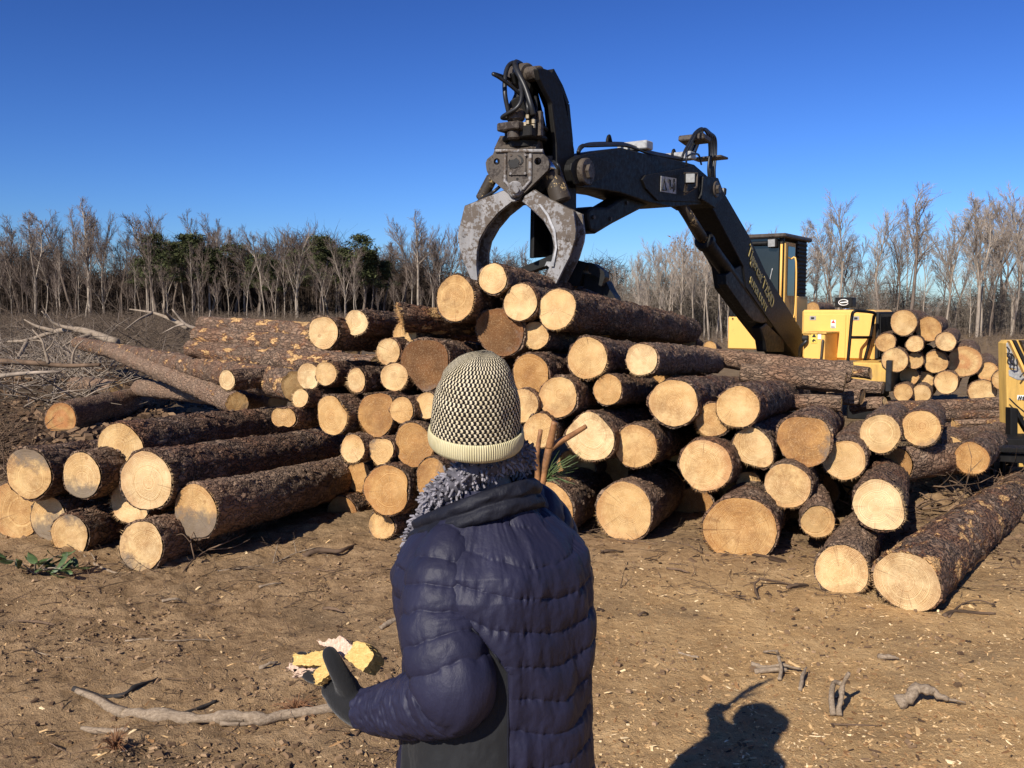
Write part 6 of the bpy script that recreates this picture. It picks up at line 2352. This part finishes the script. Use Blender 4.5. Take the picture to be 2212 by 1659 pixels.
def stick(name, pts, r0, r1, mat, label, cat='branch', group=None, n=8, parts=(), px=True):
    """a branch lying on the ground: (photo x, photo y, height) points"""
    def G(p):
        g_ = on_ground(p[0], p[1], p[2] if len(p) > 2 else .0)
        g_[2] += float(ground_z(g_[0], g_[1])) + r0 * .6
        return g_
    c = G(pts[0])
    m = MB()
    P = smooth_path([G(p) - c for p in pts], 6)
    sd0 = int(abs(c[0]) * 100)
    ii = np.arange(len(P))
    rr = np.linspace(r0, r1, len(P)) * (1 + .30 * vnoise(ii * .55, ii * 0, s=sd0) + .15 * vnoise(ii * 1.7, ii * 0, s=sd0 + 4))
    P = P + np.stack([vnoise(ii * .4, ii * 0, s=sd0 + 1), vnoise(ii * .4, ii * 0, s=sd0 + 2), vnoise(ii * .4, ii * 0, s=sd0 + 3) * .5], -1) * r0 * .35
    m.tube(P, rr, n)
    o = m.build(name, mat, None, True)
    o.location = c
    tag(o, label, cat, group)
    for (pp, a, b, nm) in parts:
        MB().tube(smooth_path([G(p) - c for p in pp], 5), np.linspace(a, b, (len(pp) - 1) * 5 + 1), 7).build(nm, mat, o, True)
    return o


M_DEADW = split_wood('weathered_branch', (.38, .295, .21), (.13, .092, .06), (30, 60, 60))
M_BLACKB = plain('charred_bark', (.028, .023, .02), .8, 0, .4, 20, .003)
stick('fallen_branch', [(262, 1527), (330, 1540), (400, 1548), (475, 1552), (560, 1551), (640, 1545), (720, 1541), (790, 1537)], .030, .017, M_DEADW, 'long weathered grey branch lying on the dirt below the gloved hand', parts=[([(268, 1530), (240, 1520), (205, 1503), (165, 1494)], .026, .012, 'fork_limb'), ([(475, 1562), (540, 1556), (600, 1540), (640, 1528)], .010, .005, 'side_twig')])
stick('bark_strip', [(160, 1487), (210, 1493), (262, 1500), (300, 1486), (340, 1466)], .016, .006, M_BLACKB, 'charred black bark strip above the forked end of the long grey branch', 'bark strip')
stick('bark_strip', [(385, 1532), (430, 1515), (470, 1503)], .012, .006, M_BLACKB, 'short black bark strip right behind the long grey branch', 'bark strip')
stick('short_stick', [(175, 1553), (235, 1563), (275, 1570)], .012, .010, M_DEADW, 'short straight grey stick below the forked end of the long branch', 'stick')
stick('thin_twig', [(270, 1383), (320, 1386), (370, 1388), (420, 1380), (465, 1376)], .005, .003, M_DEADW, 'thin bowed twig alone on the dirt in the middle left', 'twig')
stick('thin_twig', [(70, 1416), (120, 1420), (180, 1424)], .004, .003, M_DEADW, 'thin pale twig on the dirt at the left, above the charred strip', 'twig')
stick('short_stick', [(822, 1348), (845, 1340), (872, 1330)], .016, .016, M_DEADW, 'stub of a stick poking out left of the jacket hem', 'stick')
stick('twig_snag', [(150, 1176), (205, 1214), (262, 1238), (318, 1245)], .010, .005, M_DEADW, 'bent pale twig in front of the lower left log ends', 'twig', parts=[([(205, 1212, .0), (196, 1190, .03)], .005, .003, 'side_twig')])
stick('thin_twig', [(395, 1230, .0), (420, 1200, .04), (450, 1180, .07), (480, 1168, .10), (530, 1150, .10)], .006, .003, M_BTWIG, 'dark branching twig leaning on the half grey log', 'twig', parts=[([(420, 1200, .04), (412, 1160, .16), (420, 1140, .2)], .005, .003, 'side_twig'), ([(450, 1180, .07), (500, 1176, .06), (540, 1160, .1)], .004, .002, 'side_twig'), ([(412, 1165, .15), (395, 1150, .2), (380, 1148, .2)], .004, .002, 'side_twig')])
stick('thin_twig', [(470, 1226), (530, 1218), (590, 1208), (640, 1188, .03), (680, 1180, .05)], .006, .003, M_DEADW, 'long thin pale twig along the shadow edge left of the jacket', 'twig', parts=[([(590, 1208, .02), (600, 1170, .10)], .004, .002, 'side_twig'), ([(640, 1190, .03), (634, 1160, .1)], .003, .002, 'side_twig')])
stick('curved_driftwood', [(1938, 1526, .0), (1962, 1512, .03), (1992, 1500, .05), (2020, 1512, .03), (2042, 1530, .0)], .030, .016, M_DEADW, 'arched grey piece of wood lying on the chips at the right', 'driftwood', parts=[([(2038, 1529, .0), (2060, 1532, .0), (2085, 1534, .0)], .009, .003, 'thin_end')])
stick('upright_twig', [(1812, 1540, .0), (1816, 1508, .05), (1820, 1478, .10), (1832, 1448, .17)], .013, .007, M_DEADW, 'crooked grey twig standing up from the chips', 'twig', parts=[([(1800, 1540, .0), (1796, 1500, .05), (1802, 1470, .07), (1818, 1474, .1)], .014, .010, 'side_stub')])
stick('root_piece', [(1622, 1428, .0), (1650, 1430, .01), (1690, 1430, .02), (1730, 1436, .01)], .012, .006, M_DEADW, 'knot of crossed grey root pieces above the person shadow', 'root', parts=[([(1684, 1462, .0), (1688, 1436, .03), (1682, 1410, .06), (1678, 1396, .1)], .010, .006, 'side_root'), ([(1630, 1442, .0), (1670, 1438, .01), (1700, 1440, .01)], .014, .010, 'side_root'), ([(1650, 1402, .0), (1672, 1398, .03), (1684, 1404, .04)], .006, .003, 'side_root')])
stick('root_piece', [(1728, 1482, .0), (1735, 1452, .02), (1742, 1438, .03)], .009, .006, M_DEADW, 'small upright grey root right of the crossed root pieces', 'root')
stick('thin_twig', [(1795, 1556), (1850, 1561), (1905, 1562)], .004, .003, M_BTWIG, 'thin dark twig lying under the arched piece of wood', 'twig')
stick('short_stick', [(1465, 1400), (1490, 1404), (1508, 1408)], .007, .006, M_DEADW, 'little grey stick on the chips left of the crossed roots', 'stick')
stick('root_piece', [(1640, 1290, .0), (1630, 1265, .03), (1640, 1248, .05)], .008, .005, M_BTWIG, 'dark twisted root on the dirt under the widest yellow-brown butt', 'root', parts=[([(1640, 1248, .04), (1690, 1252, .01), (1740, 1258, .0)], .008, .004, 'side_root')])
stick('bark_slab', [(2040, 1322, .0), (2065, 1312, .0), (2110, 1316, .0), (2150, 1318, .0)], .012, .006, M_BTWIG, 'dark bark strips beside the foot of the largest front log', 'bark strip', parts=[([(2050, 1325, .0), (2075, 1300, .0), (2110, 1292, .02), (2150, 1300, .0)], .006, .004, 'curled_strip')])
stick('bark_slab', [(655, 1196, .0), (690, 1188, .02), (730, 1190, .02), (770, 1178, .0)], .022, .010, M_BTWIG, 'broad curled slab of bark on the dirt left of the jacket', 'bark slab')


def far_branch(pts, Y, r0, r1, mat, label, subs=()):
    c = at(*pts[0][:2], Y * pts[0][2])
    m = MB()
    m.tube(smooth_path([at(x, y, Y * k) - c for x, y, k in pts], 5), np.linspace(r0, r1, (len(pts) - 1) * 5 + 1), 8)
    o = m.build('cut_branch', mat, None, True)
    o.location = c
    tag(o, label, 'branch', 'cut branches in the slash')
    for sb in subs:
        MB().tube(smooth_path([at(x, y, Y * k) - c for x, y, k in sb], 5), np.linspace(r0 * .6, r1 * .5, (len(sb) - 1) * 5 + 1), 6).build('side_limb', mat, o, True)


M_PALEB = split_wood('pale_branch', (.36, .29, .22), (.15, .11, .075), (8, 8, 8))
far_branch([(252, 740, 1), (205, 722, 1.02), (165, 712, 1.03), (120, 716, 1.05), (60, 735, 1.06), (18, 738, 1.07)], 21, .10, .03, M_PALEB, 'pale bleached branch reaching left from the tip of the longest log', [[(165, 712, 1.03), (120, 700, 1.03), (90, 672, 1.02)], [(200, 722, 1.02), (160, 735, 1.0), (130, 752, .99)], [(120, 716, 1.05), (80, 705, 1.05), (52, 690, 1.05)], [(60, 735, 1.06), (40, 770, 1.0), (25, 790, .98)]])
far_branch([(405, 708, 1), (370, 690, 1.02), (330, 676, 1.03), (280, 668, 1.05)], 26, .08, .02, M_PALEB, 'long thin grey branch arching over the slash behind the longest log', [[(370, 690, 1.02), (355, 672, 1.0), (350, 655, 1.0)], [(330, 676, 1.03), (300, 690, 1.0), (270, 712, .98)]])
far_branch([(470, 725, 1), (430, 712, 1.0), (400, 700, 1.0), (372, 668, 1.0)], 24, .07, .02, M_GTWIG, 'dark forked top left of the topmost long log', [[(430, 712, 1.0), (450, 690, 1.0), (455, 670, 1.0)], [(400, 700, 1), (380, 705, 1), (350, 720, 1)]])
far_branch([(105, 785, 1), (98, 760, 1), (90, 735, 1), (70, 712, 1.02)], 15, .03, .01, M_PALEB, 'thin upright grey twig before the pale bleached branch', [[(98, 760, 1), (112, 745, 1), (118, 728, 1)], [(90, 738, 1), (78, 735, 1), (62, 738, 1)]])
far_branch([(155, 790, 1), (158, 765, 1), (166, 748, 1), (180, 735, 1)], 15, .025, .01, M_PALEB, 'small forked grey twig near the top of the lone orange-ended log', [[(158, 765, 1), (150, 750, 1), (156, 738, 1)]])
far_branch([(2, 780, 1), (70, 784, 1), (140, 790, 1), (215, 788, .98)], 15, .05, .03, M_BTWIG, 'brown pole lying on the dirt at the far left')
far_branch([(0, 812, 1), (60, 806, 1), (130, 803, 1)], 13.5, .035, .02, M_GTWIG, 'grey pole lying nearest on the far left dirt')


for k, (x, y, x2, y2, lb, mt) in enumerate([(1108, 0, 0, 0, '', None)][:0] + [
    (1440, 1232, 1490, 1240, 'dark bark curl on the dirt below the red rimmed log', M_BTWIG),
    (1300, 1205, 1345, 1200, 'small bark curl at the foot of the big ringed log', M_BTWIG),
    (1700, 1262, 1745, 1256, 'dark bark curl left of the cream log with the hollow', M_BTWIG),
    (560, 1262, 610, 1254, 'pale splinter on the dirt left of the jacket', M_DEADW),
    (350, 1300, 400, 1294, 'short pale twig on the dirt in front of the crossed log end', M_DEADW),
    (700, 1300, 742, 1312, 'dark stick lying left of the jacket elbow', M_BTWIG),
    (40, 1340, 120, 1352, 'brown stick at the left edge of the dirt', M_BTWIG),
    (560, 1440, 600, 1432, 'little pale splinter beside the held wood', M_DEADW),
    (1900, 1420, 1940, 1428, 'small pale splinter on the chips at the right', M_DEADW),
    (1380, 1330, 1400, 1322, 'dark twig end just right of the jacket', M_BTWIG)]):
    stick('loose_stick', [(x, y), ((x + x2) / 2, (y + y2) / 2 - 3, .012), (x2, y2)], .009 + .003 * (k % 3), .005, mt, lb, 'stick')


def sprig(px, py, label, n, mat, spread, h, seed, needle=True):
    c = on_ground(px, py)
    c[2] = float(ground_z(c[0], c[1]))
    r = random.Random(seed)
    m = MB()
    for k in range(n):
        a = r.gauss(0, .55)
        e = np.array([math.sin(a) * spread * r.uniform(.5, 1), r.gauss(0, .05), abs(math.cos(a)) * h * r.uniform(.4, 1) + .01])
        e2 = e * .6 + (0, 0, .015)
        m.tube([(0, 0, .01), e2, e + (0, 0, -.01)], [.0016, .0014, .0006], 4, False)
    o = m.build('needle_tuft', mat, None, True)
    o.location = c
    tag(o, label, 'pine needles')


M_DRYN = plain('dry_needles', (.25, .115, .05), .7, 0, .4, 12)
sprig(640, 1530, 'tuft of dry reddish pine needles on the long grey branch', 90, M_DRYN, .14, .07, 3)
sprig(250, 1625, 'tuft of dry brown needles at the lower left corner', 80, M_DRYN, .09, .09, 4)

# green leafy sprig at the left
M_GLEAF = plain('green_leaves', (.065, .10, .03), .45, 0, .45, 20, spec=.5)
sg = on_ground(75, 1248)
sg[2] = float(ground_z(sg[0], sg[1]))
sgo = empty('leafy_sprig', sg)
tag(sgo, 'sprig of green leaves lying on the dirt below the orange log end', 'leafy twig')
r = random.Random(5)
m = MB()
ends = []
for k in range(7):
    a = r.uniform(-1.4, 1.9)
    e = np.array([math.sin(a) * r.uniform(.1, .3), r.uniform(-.12, .1), r.uniform(.02, .13)])
    m.tube(smooth_path([(0, 0, .01), e * .5 + (0, 0, .03), e], 4), [.005, .005, .004, .004, .004, .003, .003, .003, .002], 6)
    ends += [e, e * .75 + (0, 0, .02), e * .55]
m.build('stem', M_GTWIG, sgo, True)
for e in ends[:20]:
    for _ in range(2):
        a, b = r.uniform(0, 6.28), r.uniform(-.5, .6)
        d = np.array([math.cos(a) * math.cos(b), math.sin(a) * math.cos(b), math.sin(b)])
        sd_ = np.cross(d, [r.gauss(0, .4), r.gauss(0, .4), 1])
        sd_ /= np.linalg.norm(sd_)
        L = r.uniform(.065, .115)
        nrm = np.cross(d, sd_)
        V = []
        for i in range(6):
            t = i / 5
            wv = L * .24 * math.sin(math.pi * (t * .92 + .04)) ** .8
            for s_ in (-1, 0, 1):
                V.append(e + d * L * t + sd_ * wv * s_ + nrm * (-.25 * L * t * t + .06 * L * abs(s_)))
        obj('leaf', V, grid_quads(6, 3), M_GLEAF, sgo)


# wood chips, bark crumbs and clods: one scattered mass each
def scatter(name, n, xr, yr, size, mat, label, seed, dens=None, flat=.25, asp=2.2):
    r = np.random.default_rng(seed)
    k = int(n * 3)
    Y = 1 / r.uniform(1 / yr[1], 1 / yr[0], k)
    X = r.uniform(*xr, k) * Y / 3.0
    if dens is not None:
        keep = r.random(k) < dens(X, Y)
        X, Y = X[keep], Y[keep]
    X, Y = X[:n], Y[:n]
    m = len(X)
    Z = ground_z(X, Y)
    L = r.uniform(size[0], size[1], m) * (r.random(m) ** 2 * 1.2 + .5)
    a = r.uniform(0, 6.28, m)
    tl = r.normal(0, .3, m)
    d = np.stack([np.cos(a), np.sin(a), tl], -1)
    sd = np.stack([-np.sin(a), np.cos(a), r.normal(0, .3, m)], -1)
    up = np.cross(d, sd)
    W = L / asp * r.uniform(.6, 1.4, m)
    T = np.maximum(W * flat, .0012)
    c = np.stack([X, Y, Z + T * .6], -1)
    V = []
    for (u, v, w2) in ((-1, -1, -1), (1, -.7, -1), (.8, 1, -1), (-.9, .8, -1), (-.7, -.8, 1), (.8, -.6, 1), (.6, .7, 1), (-.7, .6, 1)):
        j = r.uniform(.75, 1.25, (m, 1))
        V.append(c + d * (L * u / 2)[:, None] * j + sd * (W * v / 2)[:, None] + up * (T * w2 / 2)[:, None])
    V = np.stack(V, 1).reshape(-1, 3)
    q = np.array([[0, 3, 2, 1], [4, 5, 6, 7], [0, 1, 5, 4], [1, 2, 6, 5], [2, 3, 7, 6], [3, 0, 4, 7]])
    Q = (np.arange(m)[:, None, None] * 8 + q[None]).reshape(-1, 4)
    o = obj(name, V, Q, mat, None, False)
    vcol(o, 'tint', np.repeat(r.random(m), 8))
    tag(o, label, 'litter', kind='stuff')
    return o


def tinted(name, stops):
    s = Sh(name)
    return s.done(s.ramp(s.attr('tint'), stops), .9, spec=.12)


M_CHIP = tinted('wood_chips', [(0, (.16, .08, .035)), (.4, (.36, .21, .095)), (.8, (.58, .39, .19)), (1, (.78, .60, .36))])
M_CRUMB = tinted('bark_crumbs', [(0, (.03, .02, .015)), (.5, (.10, .06, .035)), (1, (.24, .155, .09))])
M_CLOD = tinted('dirt_clods', [(0, (.10, .062, .036)), (.6, (.22, .14, .078)), (1, (.34, .225, .13))])
leftmid = lambda X, Y: np.clip((Y - 8.5) / 2, 0, 1)
scatter('bark_litter', 7000, (-2.0, -.75), (8.5, 30), (.03, .16), M_CRUMB, 'dark bark and branch scraps covering the churned dirt at the left middle', 6, leftmid, .5, 2.2)
rightd = lambda X, Y: np.clip(.12 + .88 / (1 + np.exp(-(X - .1) * 3)), 0, 1) * np.clip((6.6 - Y) / .8, 0.1, 1)
leftd = lambda X, Y: np.clip(.15 + .85 / (1 + np.exp((X - .2) * 3)), 0, 1) * np.clip(.5 + 1.6 * fbm(X * 1.6, Y * 1.6, s=71, o=3), .04, 1)
scatter('wood_chips', 15000, (-2.1, 2.1), (2.6, 8.0), (.006, .022), M_CHIP, 'pale wood chips trampled into the ground on the right', 1, rightd, .2, 2.6)
scatter('wood_chips', 1500, (-2.0, 2.0), (2.6, 9.0), (.014, .045), M_CHIP, 'larger pale splinters scattered over the dirt', 2, None, .18, 3.5)
scatter('bark_litter', 5200, (-2.1, 2.1), (2.6, 9.5), (.006, .03), M_CRUMB, 'dark bark crumbs scattered over the dirt', 3, lambda X, Y: .25 + .75 * np.clip((Y - 4.3) / 1.2, 0, 1) * np.clip((8.5 - Y) / 1, .3, 1), .3, 2.4)
scatter('dirt_clods', 9000, (-2.1, 1.6), (2.6, 7.5), (.005, .024), M_CLOD, 'loose clods of brown dirt on the left', 4, leftd, .45, 1.6)
scatter('bark_litter', 2600, (.6, 2.0), (5.9, 9.5), (.02, .09), M_CRUMB, 'bark slabs and scraps heaped between the logs on the right', 5, lambda X, Y: np.clip((Y - 5.9) * 1.5, 0, 1) * np.clip((X - 1.2) * 2, .15, 1), .2, 2.8)
